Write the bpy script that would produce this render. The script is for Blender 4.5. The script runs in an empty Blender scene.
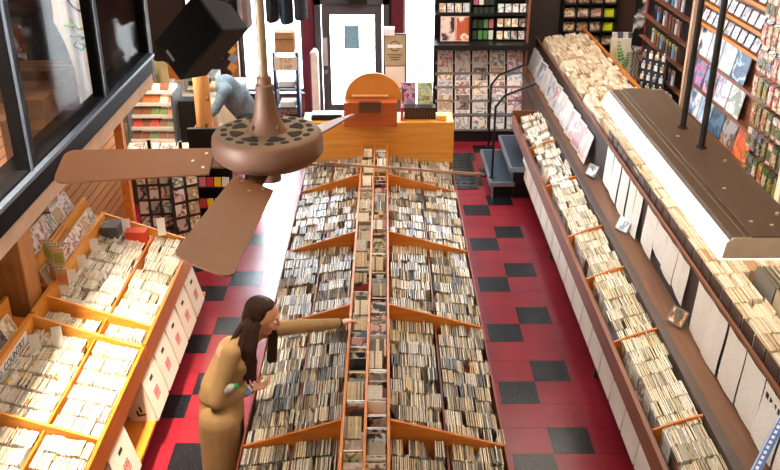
import bpy, math, random
from mathutils import Vector, Matrix, Euler
random.seed(7)
R = random.random
def U(a, b): return random.uniform(a, b)
PI = math.pi
sc = bpy.context.scene
COL = sc.collection
# ------------------------------------------------------------------ camera
CH = 4.216
cd = bpy.data.cameras.new('camera'); cam = bpy.data.objects.new('camera', cd); COL.objects.link(cam)
cd.sensor_width = 36; cd.lens = 36*879/780.0; cd.clip_start = .05; cd.clip_end = 200
TH = math.radians(25.42); YAW = math.radians(.25)
cam.location = (0, 0, CH); cam.rotation_euler = (PI/2-TH, 0, -YAW)
sc.camera = cam
FW = Vector((math.sin(YAW)*math.cos(TH), math.cos(YAW)*math.cos(TH), -math.sin(TH)))
RT = Vector((math.cos(YAW), -math.sin(YAW), 0)); UPV = RT.cross(FW)
def _ray(x, y): return FW+RT*((x-390)/879)+UPV*((235-y)/879)
def uz(x, y, z): d = _ray(x, y); return Vector((0, 0, CH))+d*((z-CH)/d.z)
def uy(x, y, Y): d = _ray(x, y); return Vector((0, 0, CH))+d*(Y/d.y)
def ux(x, y, X): d = _ray(x, y); return Vector((0, 0, CH))+d*(X/d.x)
def px(p):
    v = Vector(p)-Vector((0, 0, CH)); z = v.dot(FW)
    if z < .1: return (-999, -999)
    return (390+879*v.dot(RT)/z, 235-879*v.dot(UPV)/z)
def inframe(p, m=0):
    a, b = px(p); return -m < a < 780+m and -m < b < 470+m
# ------------------------------------------------------------------ materials
def s2l(c):
    if isinstance(c, str):
        c = [int(c[i:i+2], 16)/255 for i in (0, 2, 4)]
    return tuple((v/12.92 if v <= .04045 else ((v+.055)/1.055)**2.4) for v in c[:3])+(1,)
def _new(name):
    m = bpy.data.materials.new(name); m.use_nodes = True
    nt = m.node_tree; b = nt.nodes['Principled BSDF']; return m, nt, b
def mat(name, col, rough=.5, metal=0, var=.12, scale=9, bump=0, stretch=(1, 1, 1), coat=0, spec=.5):
    m, nt, b = _new(name); c = s2l(col)
    N = nt.nodes; L = nt.links
    tc = N.new('ShaderNodeTexCoord'); mp = N.new('ShaderNodeMapping'); mp.inputs['Scale'].default_value = stretch
    nz = N.new('ShaderNodeTexNoise'); nz.inputs['Scale'].default_value = scale; nz.inputs['Detail'].default_value = 5
    rp = N.new('ShaderNodeValToRGB')
    rp.color_ramp.elements[0].position = .3; rp.color_ramp.elements[1].position = .7
    rp.color_ramp.elements[0].color = tuple(v*(1-var) for v in c[:3])+(1,)
    rp.color_ramp.elements[1].color = tuple(min(1, v*(1+var)) for v in c[:3])+(1,)
    L.new(tc.outputs['Object'], mp.inputs[0]); L.new(mp.outputs[0], nz.inputs['Vector'])
    L.new(nz.outputs[0], rp.inputs[0]); L.new(rp.outputs[0], b.inputs['Base Color'])
    b.inputs['Roughness'].default_value = rough; b.inputs['Metallic'].default_value = metal
    b.inputs['Coat Weight'].default_value = coat; b.inputs['Specular IOR Level'].default_value = spec
    if bump:
        bp = N.new('ShaderNodeBump'); bp.inputs['Strength'].default_value = bump; bp.inputs['Distance'].default_value = .01
        L.new(nz.outputs[0], bp.inputs['Height']); L.new(bp.outputs[0], b.inputs['Normal'])
    return m
def wood(name, c1, c2, axis='y', rough=.45, scale=3):
    st = {'x': (.6, 9, 9), 'y': (9, .6, 9), 'z': (9, 9, .6)}[axis]
    m, nt, b = _new(name); N = nt.nodes; L = nt.links
    tc = N.new('ShaderNodeTexCoord'); mp = N.new('ShaderNodeMapping'); mp.inputs['Scale'].default_value = st
    nz = N.new('ShaderNodeTexNoise'); nz.inputs['Scale'].default_value = scale; nz.inputs['Detail'].default_value = 8
    nz.inputs['Distortion'].default_value = .6
    rp = N.new('ShaderNodeValToRGB'); rp.color_ramp.elements[0].position = .3; rp.color_ramp.elements[1].position = .72
    rp.color_ramp.elements[0].color = s2l(c1); rp.color_ramp.elements[1].color = s2l(c2)
    L.new(tc.outputs['Object'], mp.inputs[0]); L.new(mp.outputs[0], nz.inputs['Vector'])
    L.new(nz.outputs[0], rp.inputs[0]); L.new(rp.outputs[0], b.inputs['Base Color'])
    b.inputs['Roughness'].default_value = rough
    return m
def cover(name, cols, scale=14, rough=.3, vor=False):
    m, nt, b = _new(name); N = nt.nodes; L = nt.links
    tc = N.new('ShaderNodeTexCoord'); oi = N.new('ShaderNodeObjectInfo'); va = N.new('ShaderNodeVectorMath'); va.operation = 'MULTIPLY_ADD'
    va.inputs[1].default_value = (37.0, 53.0, 71.0); L.new(oi.outputs['Random'], va.inputs[0]); L.new(tc.outputs['Object'], va.inputs[2])
    if vor:
        nz = N.new('ShaderNodeTexVoronoi'); nz.inputs['Scale'].default_value = scale; out = nz.outputs['Color']
        sp = N.new('ShaderNodeSeparateColor'); L.new(out, sp.inputs[0]); out = sp.outputs[0]
    else:
        nz = N.new('ShaderNodeTexNoise'); nz.inputs['Scale'].default_value = scale*.8; nz.inputs['Detail'].default_value = 3
        nz.inputs['Distortion'].default_value = .2; out = nz.outputs[0]
    L.new(va.outputs[0], nz.inputs['Vector'])
    rp = N.new('ShaderNodeValToRGB'); cr = rp.color_ramp; cr.interpolation = 'CONSTANT' if vor else 'LINEAR'
    n = len(cols)
    lo, hi = (.0, 1.) if vor else (.34, .62)
    cr.elements[0].position = 0; cr.elements[0].color = s2l(cols[0])
    cr.elements[1].position = lo+(hi-lo)/n; cr.elements[1].color = s2l(cols[1])
    for i in range(2, n):
        e = cr.elements.new(lo+(hi-lo)*i/n); e.color = s2l(cols[i])
    L.new(out, rp.inputs[0]); L.new(rp.outputs[0], b.inputs['Base Color']); b.inputs['Roughness'].default_value = rough
    return m
def emis(name, col, st):
    m, nt, b = _new(name); b.inputs['Base Color'].default_value = s2l(col)
    b.inputs['Emission Color'].default_value = s2l(col); b.inputs['Emission Strength'].default_value = st
    return m
def glassm(name, refl=.08, fs=1.0, tint=(1, 1, 1, 1), rough=.02):
    m = bpy.data.materials.new(name); m.use_nodes = True; nt = m.node_tree; N = nt.nodes; L = nt.links
    N.remove(N['Principled BSDF']); o = N['Material Output']
    t = N.new('ShaderNodeBsdfTransparent'); t.inputs[0].default_value = tint
    g = N.new('ShaderNodeBsdfGlossy'); g.inputs['Roughness'].default_value = rough
    f = N.new('ShaderNodeFresnel'); f.inputs[0].default_value = 1.45
    ad = N.new('ShaderNodeMath'); ad.operation = 'MULTIPLY_ADD'; ad.inputs[1].default_value = fs; ad.inputs[2].default_value = refl; ad.use_clamp = True
    x = N.new('ShaderNodeMixShader'); L.new(f.outputs[0], ad.inputs[0]); L.new(ad.outputs[0], x.inputs[0])
    L.new(t.outputs[0], x.inputs[1]); L.new(g.outputs[0], x.inputs[2]); L.new(x.outputs[0], o.inputs[0]); return m
# ------------------------------------------------------------------ mesh builder
ORG = {}
class MB:
    def __init__(s): s.v = []; s.f = []; s.m = []
    def add(s, vs, fs, mi=0, M=None, T=None):
        b = len(s.v)
        for p in vs:
            p = Vector(p)
            if M is not None: p = M @ p
            if T is not None: p = p+Vector(T)
            s.v.append(p)
        for i, f in enumerate(fs):
            s.f.append([b+k for k in f]); s.m.append(mi[i] if isinstance(mi, (list, tuple)) else mi)
        return s
    def box(s, x0, x1, y0, y1, z0, z1, mi=0, M=None, T=None):
        vs = [(x0, y0, z0), (x1, y0, z0), (x1, y1, z0), (x0, y1, z0), (x0, y0, z1), (x1, y0, z1), (x1, y1, z1), (x0, y1, z1)]
        # faces: bottom, top, -y, +x, +y, -x
        return s.add(vs, [(3, 2, 1, 0), (4, 5, 6, 7), (0, 1, 5, 4), (1, 2, 6, 5), (2, 3, 7, 6), (3, 0, 4, 7)], mi, M, T)
    def prism(s, poly, axis, a, b, mi=0):
        n = len(poly)
        def P(u, v, w): return {'y': (u, w, v), 'x': (w, u, v), 'z': (u, v, w)}[axis]
        vs = [P(u, v, a) for u, v in poly]+[P(u, v, b) for u, v in poly]
        fs = [list(range(n)), list(range(2*n-1, n-1, -1))]+[(i, i+n, (i+1) % n+n, (i+1) % n) for i in range(n)]
        return s.add(vs, fs, mi)
    def cyl(s, p0, p1, r0, r1=None, n=12, mi=0):
        p0 = Vector(p0); p1 = Vector(p1); r1 = r0 if r1 is None else r1
        d = (p1-p0).normalized(); a = d.orthogonal().normalized(); c = d.cross(a)
        vs = [p0+(a*math.cos(t)+c*math.sin(t))*r0 for t in [2*PI*i/n for i in range(n)]]
        vs += [p1+(a*math.cos(t)+c*math.sin(t))*r1 for t in [2*PI*i/n for i in range(n)]]
        fs = [list(range(n-1, -1, -1)), list(range(n, 2*n))]+[(i, (i+1) % n, (i+1) % n+n, i+n) for i in range(n)]
        return s.add(vs, fs, mi)
    def tube(s, pts, r, n=8, mi=0):
        for a, b in zip(pts[:-1], pts[1:]):
            s.cyl(a, b, r, r, n, mi)
        for p in pts[1:-1]: s.ball(p, (r, r, r), 8, 6, mi)
        return s
    def lathe(s, prof, c, n=32, mi=0):
        c = Vector(c); k = len(prof)
        vs = [c+Vector((r*math.cos(2*PI*i/n), r*math.sin(2*PI*i/n), z)) for r, z in prof for i in range(n)]
        fs = [(j*n+i, j*n+(i+1) % n, (j+1)*n+(i+1) % n, (j+1)*n+i) for j in range(k-1) for i in range(n)]
        return s.add(vs, fs, mi)
    def ball(s, c, r, n=16, k=10, mi=0, M=None):
        vs = []; c = Vector(c)
        for j in range(k+1):
            a = PI*j/k
            for i in range(n):
                b = 2*PI*i/n; p = Vector((r[0]*math.sin(a)*math.cos(b), r[1]*math.sin(a)*math.sin(b), r[2]*math.cos(a)))
                if M: p = M @ p
                vs.append(c+p)
        fs = [(j*n+i, (j+1)*n+i, (j+1)*n+(i+1) % n, j*n+(i+1) % n) for j in range(k) for i in range(n)]
        return s.add(vs, fs, mi)
    def build(s, name, mats, parent=None, smooth=False, bevel=0, org=None):
        if not isinstance(mats, (list, tuple)): mats = [mats]
        if parent is not None: o0 = ORG[parent.name]
        elif org is not None: o0 = Vector(org)
        else:
            xs = [p.x for p in s.v]; ys = [p.y for p in s.v]; zs = [p.z for p in s.v]
            o0 = Vector(((min(xs)+max(xs))/2, (min(ys)+max(ys))/2, min(zs)))
        me = bpy.data.meshes.new(name); me.from_pydata([tuple(p-o0) for p in s.v], [], s.f)
        for m in mats: me.materials.append(m)
        me.polygons.foreach_set('material_index', s.m)
        if smooth: me.polygons.foreach_set('use_smooth', [True]*len(s.f))
        me.update()
        if smooth: me.set_sharp_from_angle(angle=.75)
        o = bpy.data.objects.new(name, me); COL.objects.link(o)
        if parent is not None: o.parent = parent
        else: o.location = o0
        ORG[o.name] = o0.copy()
        if bevel:
            b = o.modifiers.new('bevel', 'BEVEL'); b.width = bevel; b.segments = 2; b.limit_method = 'ANGLE'; b.angle_limit = .7
        return o
def thing(name, label, cat, loc, group=None):
    o = bpy.data.objects.new(name, None); COL.objects.link(o); o.location = loc; ORG[o.name] = Vector(loc)
    o['label'] = label; o['category'] = cat; o.empty_display_size = .05
    if group: o['group'] = group
    return o
def tag(o, label, cat, group=None, kind=None):
    o['label'] = label; o['category'] = cat
    if group: o['group'] = group
    if kind: o['kind'] = kind
    return o
def struct(o): o['kind'] = 'structure'; return o
def bx(name, m, x0, x1, y0, y1, z0, z1, parent=None, bevel=0, M=None, T=None):
    return MB().box(x0, x1, y0, y1, z0, z1, 0, M, T).build(name, m, parent, bevel=bevel)
def text(s, size, M, m, name='lettering', parent=None, depth=.001, align='CENTER'):
    cu = bpy.data.curves.new(name, 'FONT'); cu.body = s; cu.size = size; cu.align_x = align; cu.align_y = 'CENTER'; cu.extrude = depth
    t = bpy.data.objects.new(name, cu); me = bpy.data.meshes.new_from_object(t, depsgraph=bpy.context.evaluated_depsgraph_get())
    bpy.data.objects.remove(t); me.materials.clear(); me.materials.append(m)
    o0 = ORG[parent.name]; me.transform(Matrix.Translation(-o0) @ M)
    o = bpy.data.objects.new(name, me); COL.objects.link(o); o.parent = parent; ORG[o.name] = o0; return o
def frame(origin, xdir, ydir):
    x = Vector(xdir).normalized(); y = Vector(ydir).normalized(); z = x.cross(y)
    M = Matrix((x, y, z)).transposed().to_4x4(); M.translation = Vector(origin); return M
ORD = ['first', 'second', 'third', 'fourth', 'fifth', 'sixth', 'seventh', 'eighth', 'ninth', 'tenth', 'eleventh', 'twelfth', 'thirteenth', 'fourteenth', 'fifteenth', 'sixteenth', 'seventeenth', 'eighteenth', 'nineteenth', 'twentieth']
# ------------------------------------------------------------------ palette
Mo = wood('orange_wood', 'c26a1c', 'd88428', 'y'); Mox = wood('orange_wood_cross', 'bd651a', 'd9862c', 'x')
Mol = wood('light_orange_wood', 'd88a30', 'eaa548', 'y'); Molx = wood('light_orange_wood_cross', 'd98a2e', 'ecab4e', 'x')
Mred = wood('red_brown_wood', '6e3018', '8c4222', 'y'); Mdk = wood('dark_stained_wood', '4a3426', '5e4432', 'y')
Mrail = wood('brown_rail_wood', '6f3f2a', '8a5438', 'y'); Mledge = wood('ledge_wood', '6a4630', '7e563c', 'y')
Mpine = wood('pine_log', 'c78a4e', 'dba566', 'z'); Mtimb = wood('rough_timber', 'a9713f', 'c48c56', 'z', .7)
Mblk = mat('black_paint', '0d0d10', .45); Mmet = mat('dark_metal', '24262c', .35, .6); Mgrey = mat('grey_frame_paint', '55585f', .5)
Mwht = mat('white_card', 'e9e4dc', .6, var=.04); Mplas = mat('beige_plaster', 'c9ad96', .85, var=.12, scale=5, bump=.5)
Mpaper = mat('printed_paper', 'e6dccc', .8, var=.03); Mink = mat('black_ink', '16161a', .6)
Mmaroon = mat('maroon_paint', '6e1c34', .5); Mbeige = mat('beige_metal', 'b9a48c', .5, var=.06)
Mcream = mat('cream_paint', 'dfd0b8', .6, var=.05); Mnavy = mat('navy_metal', '2b3a58', .4, .3)
Mbronze = mat('bronze_paint', '85604a', .5, .2, var=.12, scale=5); Mblade = mat('brown_blade', '85583a', .5, var=.1, scale=3)
Mcard = mat('kraft_cardboard', 'b58a5e', .8, var=.08)
E_CENT = [mat('case_edge_'+str(i), c, .35, var=.15, scale=60) for i, c in enumerate(['d8c6a4', 'cbb690', 'e4d9c4', 'b3a283', '8f8474', '6d675f', '4a4640', 'c9c3b8', 'a79a84', 'dccda8'])]
E_LEFT = [mat('pale_edge_'+str(i), c, .35, var=.12, scale=60) for i, c in enumerate(['f4eee4', 'efe6d4', 'e8dac0', 'f2eee8', 'e4d6b8', 'd8d0c4', 'c8b8a0', 'f0e8d8'])]
E_RT = [mat('sleeve_edge_'+str(i), c, .4, var=.12, scale=60) for i, c in enumerate(['e6dcc2', 'efe9da', 'd8caa4', 'e3d6bb', 'c3b795', 'f2eee4', 'a8a08a', 'dfd2a8'])]
E_45 = [mat('paper_sleeve_'+str(i), c, .7, var=.1, scale=30) for i, c in enumerate(['efe0c6', 'e6d2b2', 'f4e9d4', 'd4b690', 'f0e4cc', 'c49c74'])]
COV = [cover('cover_art_'+str(i), c, s, vor=v) for i, (c, s, v) in enumerate([
    (['20222a', '6c7078', 'c8c4bc', 'e6e2da'], 14, False), (['b63a2c', '2c1c1c', 'd8a060', 'e8d8c0'], 13, False),
    (['27406a', '8fb0cc', 'e8eef2', '1c2430'], 15, False), (['d8cfc0', 'a8988a', '5c5048', 'efe6d8'], 17, False),
    (['1a1a1c', '383838', '8a2c20', '1a1a1c'], 16, True), (['e0c070', '7c5c28', 'f0e4c0', '3c3020'], 13, False),
    (['3c5a3a', 'c8c890', '1e2a20', 'e0e0c8'], 15, False), (['c8748a', 'f0d0d4', '5c2c4c', 'f4ece8'], 12, False),
    (['e9e6e0', 'd0ccc6', 'f4f2ee', 'b8b4ae'], 10, False), (['5a4a40', '9a8674', 'c8b69e', '2c2420'], 18, False)])]
CDARK = [COV[i] for i in (0, 3, 4, 9, 8, 2, 1)]
# ------------------------------------------------------------------ shell
def build_shell():
    # floor: tiles laid in a regular grid; black accent tiles in the red field
    m, nt, b = _new('red_floor_tile'); N = nt.nodes; L = nt.links
    tc = N.new('ShaderNodeTexCoord')
    def tile(name, c1, c2, speck):
        m, nt, b = _new(name); N = nt.nodes; L = nt.links
        tc = N.new('ShaderNodeTexCoord'); nz = N.new('ShaderNodeTexNoise'); nz.inputs['Scale'].default_value = 2.2; nz.inputs['Detail'].default_value = 4
        rp = N.new('ShaderNodeValToRGB'); rp.color_ramp.elements[0].color = s2l(c1); rp.color_ramp.elements[1].color = s2l(c2)
        rp.color_ramp.elements[0].position = .3; rp.color_ramp.elements[1].position = .7
        n2 = N.new('ShaderNodeTexNoise'); n2.inputs['Scale'].default_value = 90; r2 = N.new('ShaderNodeValToRGB')
        r2.color_ramp.elements[0].position = .66; r2.color_ramp.elements[1].position = .72
        mx = N.new('ShaderNodeMixRGB'); mx.inputs[2].default_value = s2l(speck)
        L.new(tc.outputs['Object'], nz.inputs['Vector']); L.new(tc.outputs['Object'], n2.inputs['Vector'])
        L.new(nz.outputs[0], rp.inputs[0]); L.new(n2.outputs[0], r2.inputs[0]); L.new(r2.outputs[0], mx.inputs[0])
        L.new(rp.outputs[0], mx.inputs[1]); L.new(mx.outputs[0], b.inputs['Base Color'])
        b.inputs['Roughness'].default_value = .27; b.inputs['Specular IOR Level'].default_value = .5
        return m
    Mr = tile('red_vinyl_tile', '7e1a2a', '92222f', '6a1420'); Mb = tile('black_speckled_tile', '0d0f14', '16191f', '74767c')
    Mg = mat('tile_seam', '5a1018', .5)
    t = .3048; f = MB()
    def zone(x0, nx0, nx1, y0, ny0, ny1, black, gap=.0012):
        for i in range(nx0, nx1):
            for j in range(ny0, ny1):
                X = x0+i*t; Y = y0-(j+1)*t
                f.box(X+gap, X+t-gap, Y+gap, Y+t-gap, -.004, 0, 1 if black(i, j) else 0)
    def blkR(i, j):
        if i == -1: return j % 3 == 0
        if i == 0: return j % 3 == 2
        if i == -3: return j % 3 == 0
        return False
    zone(1.2228, -5, 15, 6.958, -22, 26, blkR)
    # left aisle, laid with a half tile shift; staggered black tiles
    xl = -1.576
    def blkL(i, j):
        return (i == -1 and j % 3 == 0) or (i == 0 and j % 3 == 2)
    zone(xl, -10, 4, 7.70, -20, 28, blkL)
    f.box(-6.3, 6.3, -1.5, 13.9, -.10, -.0042, 2)
    struct(f.build('floor', [Mr, Mb, Mg], org=(0, 0, 0)))
    Mceil = mat('ceiling_paint', '4a4038', .9)
    struct(bx('ceiling', Mceil, -6, 6, -1.5, 13.7, 5.6, 5.7))
    Mw = mat('warm_wall_paint', '9c8468', .8)
    struct(bx('wall_left', mat('left_wall_paint', '9a6a44', .8), -3.1, -3.0, -1.5, 9.62, 0, 2.06))
    struct(bx('wall_left_far', mat('staff_wall_paint', 'b89068', .8), -4.7, -4.6, 9.5, 13.4, 0, 5.6))
    struct(bx('wall_left_return', mat('return_wall_paint', 'a87c54', .8), -4.6, -3.0, 9.52, 9.62, 0, 5.6))
    struct(bx('wall_right', Mw, 3.36, 3.46, -1.5, 11.4, 0, 5.6)); struct(bx('wall_right_far', mat('dark_recess_wall', '2c2420', .8), 5.0, 5.1, 11.3, 13.4, 0, 5.6)); struct(bx('wall_right_return', mat('dark_recess_wall_return', '2c2420', .8), 3.46, 5.0, 11.3, 11.4, 0, 5.6))
    struct(bx('wall_front', Mw, -6, 6, -1.5, -1.4, 0, 5.6))
    # back wall with openings
    wb = MB(); Y0, Y1 = 13.4, 13.55
    def seg(x0, x1, z0, z1): wb.box(x0, x1, Y0, Y1, z0, z1)
    seg(-6, -2.22, 0, 5.6); seg(-2.22, -1.27, 0, .33); seg(-1.27, -1.08, 0, 5.6)
    seg(-.99, -.05, 1.68, 2.1) ; seg(.02, .26, 0, 5.6); seg(.93, 6, 0, 5.6); seg(-2.22, 1, 4.6, 5.6)
    struct(wb.build('wall_back', mat('dark_back_wall', '3a2c28', .8), org=(0, 13.4, 0)))
    g = glassm('window_glass', .03)
    # display window left (window_1), right (window_2)
    def win(nm, x0, x1, z0, z1, fm, mull=None):
        o = MB(); y = 13.44; w = .035
        o.box(x0, x0+w, y, y+.06, z0, z1); o.box(x1-w, x1, y, y+.06, z0, z1); o.box(x0, x1, y, y+.06, z0, z0+w); o.box(x0, x1, y, y+.06, z1-w, z1)
        if mull: o.box(mull-.012, mull+.012, y, y+.05, z0, z1)
        fr = struct(o.build(nm, fm)); p = MB().box(x0+w, x1-w, y+.025, y+.03, z0+w, z1-w).build('pane', g, fr)
        return fr
    win('window_1', -2.22, -1.27, .33, 4.6, Mgrey)
    win('window_2', .26, .93, -.0, 4.6, mat('white_frame_paint', 'd8d8dc', .5), .5)
    win('window_3', -.99, -.05, 2.1, 4.6, Mgrey)
    # brick sill below the left window
    mbk, nt, b = _new('brick'); N = nt.nodes; L = nt.links; br = N.new('ShaderNodeTexBrick'); br.inputs['Scale'].default_value = 6
    br.inputs['Color1'].default_value = s2l('7c4634'); br.inputs['Color2'].default_value = s2l('946050'); br.inputs['Mortar'].default_value = s2l('a08c7c')
    tcc = N.new('ShaderNodeTexCoord'); mp = N.new('ShaderNodeMapping'); mp.inputs['Rotation'].default_value = (PI/2, 0, 0)
    L.new(tcc.outputs['Object'], mp.inputs[0]); L.new(mp.outputs[0], br.inputs['Vector']); L.new(br.outputs[0], b.inputs['Base Color']); b.inputs['Roughness'].default_value = .85
    struct(bx('trim_1', mbk, -2.3, -1.27, 13.3, 13.4, 0, .31)); struct(bx('trim_2', mat('sill_paint', '5c3a34', .5), -2.3, -1.25, 13.26, 13.4, .31, .345))
    struct(bx('trim_3', Mmaroon, -1.27, -1.1, 13.3, 13.4, 0, 4.6))
    struct(bx('trim_4', Mmaroon, .08, .26, 13.3, 13.4, .9, 4.6)); struct(bx('trim_5', Mgrey, .0, .26, 13.32, 13.4, 0, .9))
    # glazed door
    d = MB(); y = 13.38; z1 = 1.68
    d.box(-1.08, -.99, y, y+.12, 0, 1.95); d.box(-.05, .04, y, y+.12, 0, 1.95); d.box(-1.08, .04, y, y+.12, z1, 2.1)
    fr = struct(d.build('door_1', Mgrey)); l = MB()
    l.box(-.98, -.86, y+.03, y+.08, .02, z1-.01); l.box(-.17, -.06, y+.03, y+.08, .02, z1-.01); l.box(-.86, -.17, y+.03, y+.08, z1-.15, z1-.01); l.box(-.86, -.17, y+.03, y+.08, .02, .12)
    lf = l.build('door_leaf', Mgrey, fr)
    e = MB(); e.box(-.87, -.855, y+.02, y+.085, .12, z1-.15); e.box(-.175, -.16, y+.02, y+.085, .12, z1-.15); e.box(-.87, -.16, y+.02, y+.085, z1-.155, z1-.14)
    e.build('glazing_bead', Mblk, lf)
    MB().box(-.86, -.17, y+.05, y+.055, .12, z1-.15).build('pane', g, lf)
    MB().box(-.64, -.41, y+.04, y+.048, 1.0, 1.36).build('blue_notice', mat('blue_notice_paper', '8cc4dc', .6, var=.2, scale=20), lf)
    h = MB().box(-.98, -.9, y+.0, y+.03, .75, 1.18).build('push_plate', mat('steel_plate', 'd8d8dc', .35, .2), lf)
    MB().cyl((-.93, y, .66), (-.93, y-.05, .66), .03).build('door_knob', mat('steel_knob', 'b8b8bc', .3, .8), lf)
    c = MB().box(-.56, -.28, y-.08, y, z1+.02, z1+.1).cyl((-.4, y-.04, z1+.06), (-.75, y-.1, z1+.1), .012).build('door_closer', Mblk, fr)
    # outside ground, pavement in daylight
    struct(bx('ground', mat('pavement', 'd6d2cc', .8), -14, 14, 13.6, 40, -.12, -.02))
    # pale building across the street
    o = MB(); o.box(-12, 12, 30, 31, 0, 9, 0)
    for i in range(-5, 6): o.box(i*2.2-.5, i*2.2+.5, 29.95, 30, 1.2, 3.2, 1)
    tag(o.build('building', [mat('pale_render', 'e4e0da', .8), mat('window_dark', 'a8b4c4', .3)]), 'pale building across the street seen through the front windows', 'building')
build_shell()
# ------------------------------------------------------------------ cases in rows
CASES = []   # (x, y, z, tilt, yaw, th, w, h, edge, cover, area, key)
def fill_row(x0, x1, zf, yc, area, key, w=.142, h=.125, th=(.006, .0105), gap=(.0015, .007), edges=E_CENT, covs=CDARK, lean=.35, dark=0, hv=.01, bulk=.35, skip=0):
    x = x0+.004
    while x < x1-.006:
        n = random.randint(4, 11); tl = random.choice((-1, 1))*U(0, lean) if R() > bulk else U(-.04, .04)
        hh = h+U(-hv, hv); base = random.choice(edges); cv = random.choice(covs)
        dy = U(-.004, .004)
        if R() < skip: x += U(.02, .05); continue
        for i in range(n):
            t = U(*th)
            st = t/math.cos(tl)+U(*gap)
            if x+st > x1:
                x = x1; break
            e = base if R() < .55 else random.choice(edges)
            if R() < .5: cv = random.choice(covs)
            hj = hh+U(-.003, .003)+(U(.005, .02) if R() < .06 else 0)
            off = -math.sin(tl)*hj*.5
            CASES.append((x+st/2+max(min(off, .03), -.03), yc+dy+U(-.003, .003), zf(x)-h, tl+U(-.02, .02), U(-.012, .012), t, w, hj, e, cv, area, key))
            x += st
_cm = {}
def case_mesh(name, t, w, h, e, cv):
    k = (name, e.name, cv.name)
    if k not in _cm:
        mb = MB().box(-t/2, t/2, -w/2, w/2, 0, h, [0, 0, 0, 1, 0, 1])
        me = bpy.data.meshes.new(name); me.from_pydata([tuple(p) for p in mb.v], [], mb.f)
        me.materials.append(e); me.materials.append(cv); me.polygons.foreach_set('material_index', mb.m); me.update()
        _cm[k] = (me, t, w, h)
    return _cm[k]
TONE = {}
def tone(m):
    c = m.node_tree.nodes['Color Ramp'].color_ramp.elements[0].color
    v = (c[0]+c[1]+c[2])/3
    return 'pale' if v > .5 else ('cream' if v > .28 else ('grey' if v > .1 else 'dark'))
def emit_cases(area, name, cat, labf, groupf, stufflabel, limit=300):
    cs = [c for c in CASES if c[10] == area]
    def key(c):
        p = Vector((c[0], c[1], c[2]+c[7])); return (p-Vector((0, 0, CH))).length + (0 if inframe(p) else 100)
    cs.sort(key=key)
    keys = {}
    def mesh_to(mb, c, mats):
        x, y, z, tl, yw, t, w, h, e, cv = c[:10]
        M = Matrix.Rotation(yw, 3, 'Z') @ Matrix.Rotation(tl, 3, 'Y')
        for q in (e, cv):
            if q not in mats: mats.append(q)
        ei, ci = mats.index(e), mats.index(cv)
        mb.box(-t/2, t/2, -w/2, w/2, 0, h, [ei, ei, ei, ci, ei, ci], M, (x, y, z))
    for c in cs[:limit]:
        me, t, w, h = case_mesh(name, *c[5:10])
        o = bpy.data.objects.new(name, me); COL.objects.link(o)
        o.location = c[:3]; o.rotation_euler = (0, c[3], c[4]); o.scale = (c[5]/t, c[6]/w, c[7]/h)
        o['label'] = labf(c); o['category'] = cat; o['group'] = groupf(c)
    mats = []; mb = MB()
    for c in cs[limit:]: mesh_to(mb, c, mats)
    if mb.v: tag(mb.build(name, mats, org=(cs[-1][0], cs[-1][1], 0)), stufflabel, cat, kind='stuff')
# ------------------------------------------------------------------ centre island
XL, XR, SL, SM, SR = -.86, .70, -.255, -.125, .01
DIV = [2.87, 4.17, 5.51, 6.75, 8.08]; YEND = 8.93; YST = 2.0
def island():
    t = thing('cd_display_island', 'long orange wooden double-sided CD rack running down the middle of the red floor', 'display rack', (-.08, 5.5, 0))
    b = MB().box(XL+.03, XR-.03, YST, YEND, 0, .62).build('base_cabinet', Mdk, t)
    for s, x in (('left', XL), ('right', XR)):
        MB().box(x-.006, x+.006, YST, YEND, .05, .846).build('side_panel', Mred, t)
    for y in DIV:
        MB().prism([(SR+.008, .62), (XR-.009, .62), (XR-.009, .853), (SR+.008, 1.045)], 'y', y-.009, y+.009).build('divider', Mox, t)
        MB().prism([(SL-.008, .62), (XL+.009, .62), (XL+.009, .853), (SL-.008, 1.045)], 'y', y-.009, y+.009).build('divider', Mox, t)
    for x, a, bb in ((.355, .62, .855), (-.555, .62, .86)):
        MB().box(x-.006, x+.006, YST, YEND, a, bb).build('lane_divider', Mred, t)
    for x, z in ((SL, 1.055), (SR, 1.055), (SM, 1.05)):
        MB().box(x-.008, x+.008, YST, YEND, .62, z).build('spine_rail', Mo, t)
    # bin floors, sloping
    MB().prism([(SR, .60), (XR, .60), (XR, .715), (SR, .80)], 'y', YST, YEND-.01).build('bin_floor', Mdk, t)
    MB().prism([(SL, .60), (XL, .60), (XL, .715), (SL, .80)], 'y', YST, YEND-.01).build('bin_floor', Mdk, t)
    MB().box(SL, SR, YST, YEND, .62, .90).build('spine_floor', Mo, t)
    # far end cabinet
    MB().box(XL-.03, XR+.02, YEND, YEND+.03, 0, 1.29).box(XL-.03, XR+.02, YEND+.03, 9.32, 1.25, 1.285).build('end_panel', Molx, t)
    MB().box(XL-.03, XL, YEND+.03, 9.32, 0, 1.25).box(XR-.01, XR+.02, YEND+.03, 9.32, 0, 1.25).box(XL, XR, 9.3, 9.32, 0, 1.25).build('end_cabinet', Mo, t)
    hb = MB().box(-.44, .112, 8.80, YEND, 1.285, 1.545).build('header_box', wood('header_wood', 'a64c1c', 'be5f26', 'x'), t)
    pts = [(-.135+.305*math.cos(a), 1.52+.29*math.sin(a)) for a in [PI*i/28 for i in range(29)]]
    MB().prism(pts, 'y', 8.99, 9.02).build('round_crest', mat('orange_board', 'cf8230', .5, var=.06), t)
    MB().box(-.28, -.055, 8.74, 8.80, 1.46, 1.57).build('sign_bracket', mat('brown_bracket', '5a3420', .5), t)
    bx('trim_strip', mat('pale_strip', 'e8c088', .5), -.36, .02, 8.96, 8.985, 1.565, 1.58, t)
island()
zR = lambda x: .93-(x-SR)/(XR-SR)*.085
zL = lambda x: .93-(SL-x)/(SL-XL)*.085
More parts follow.
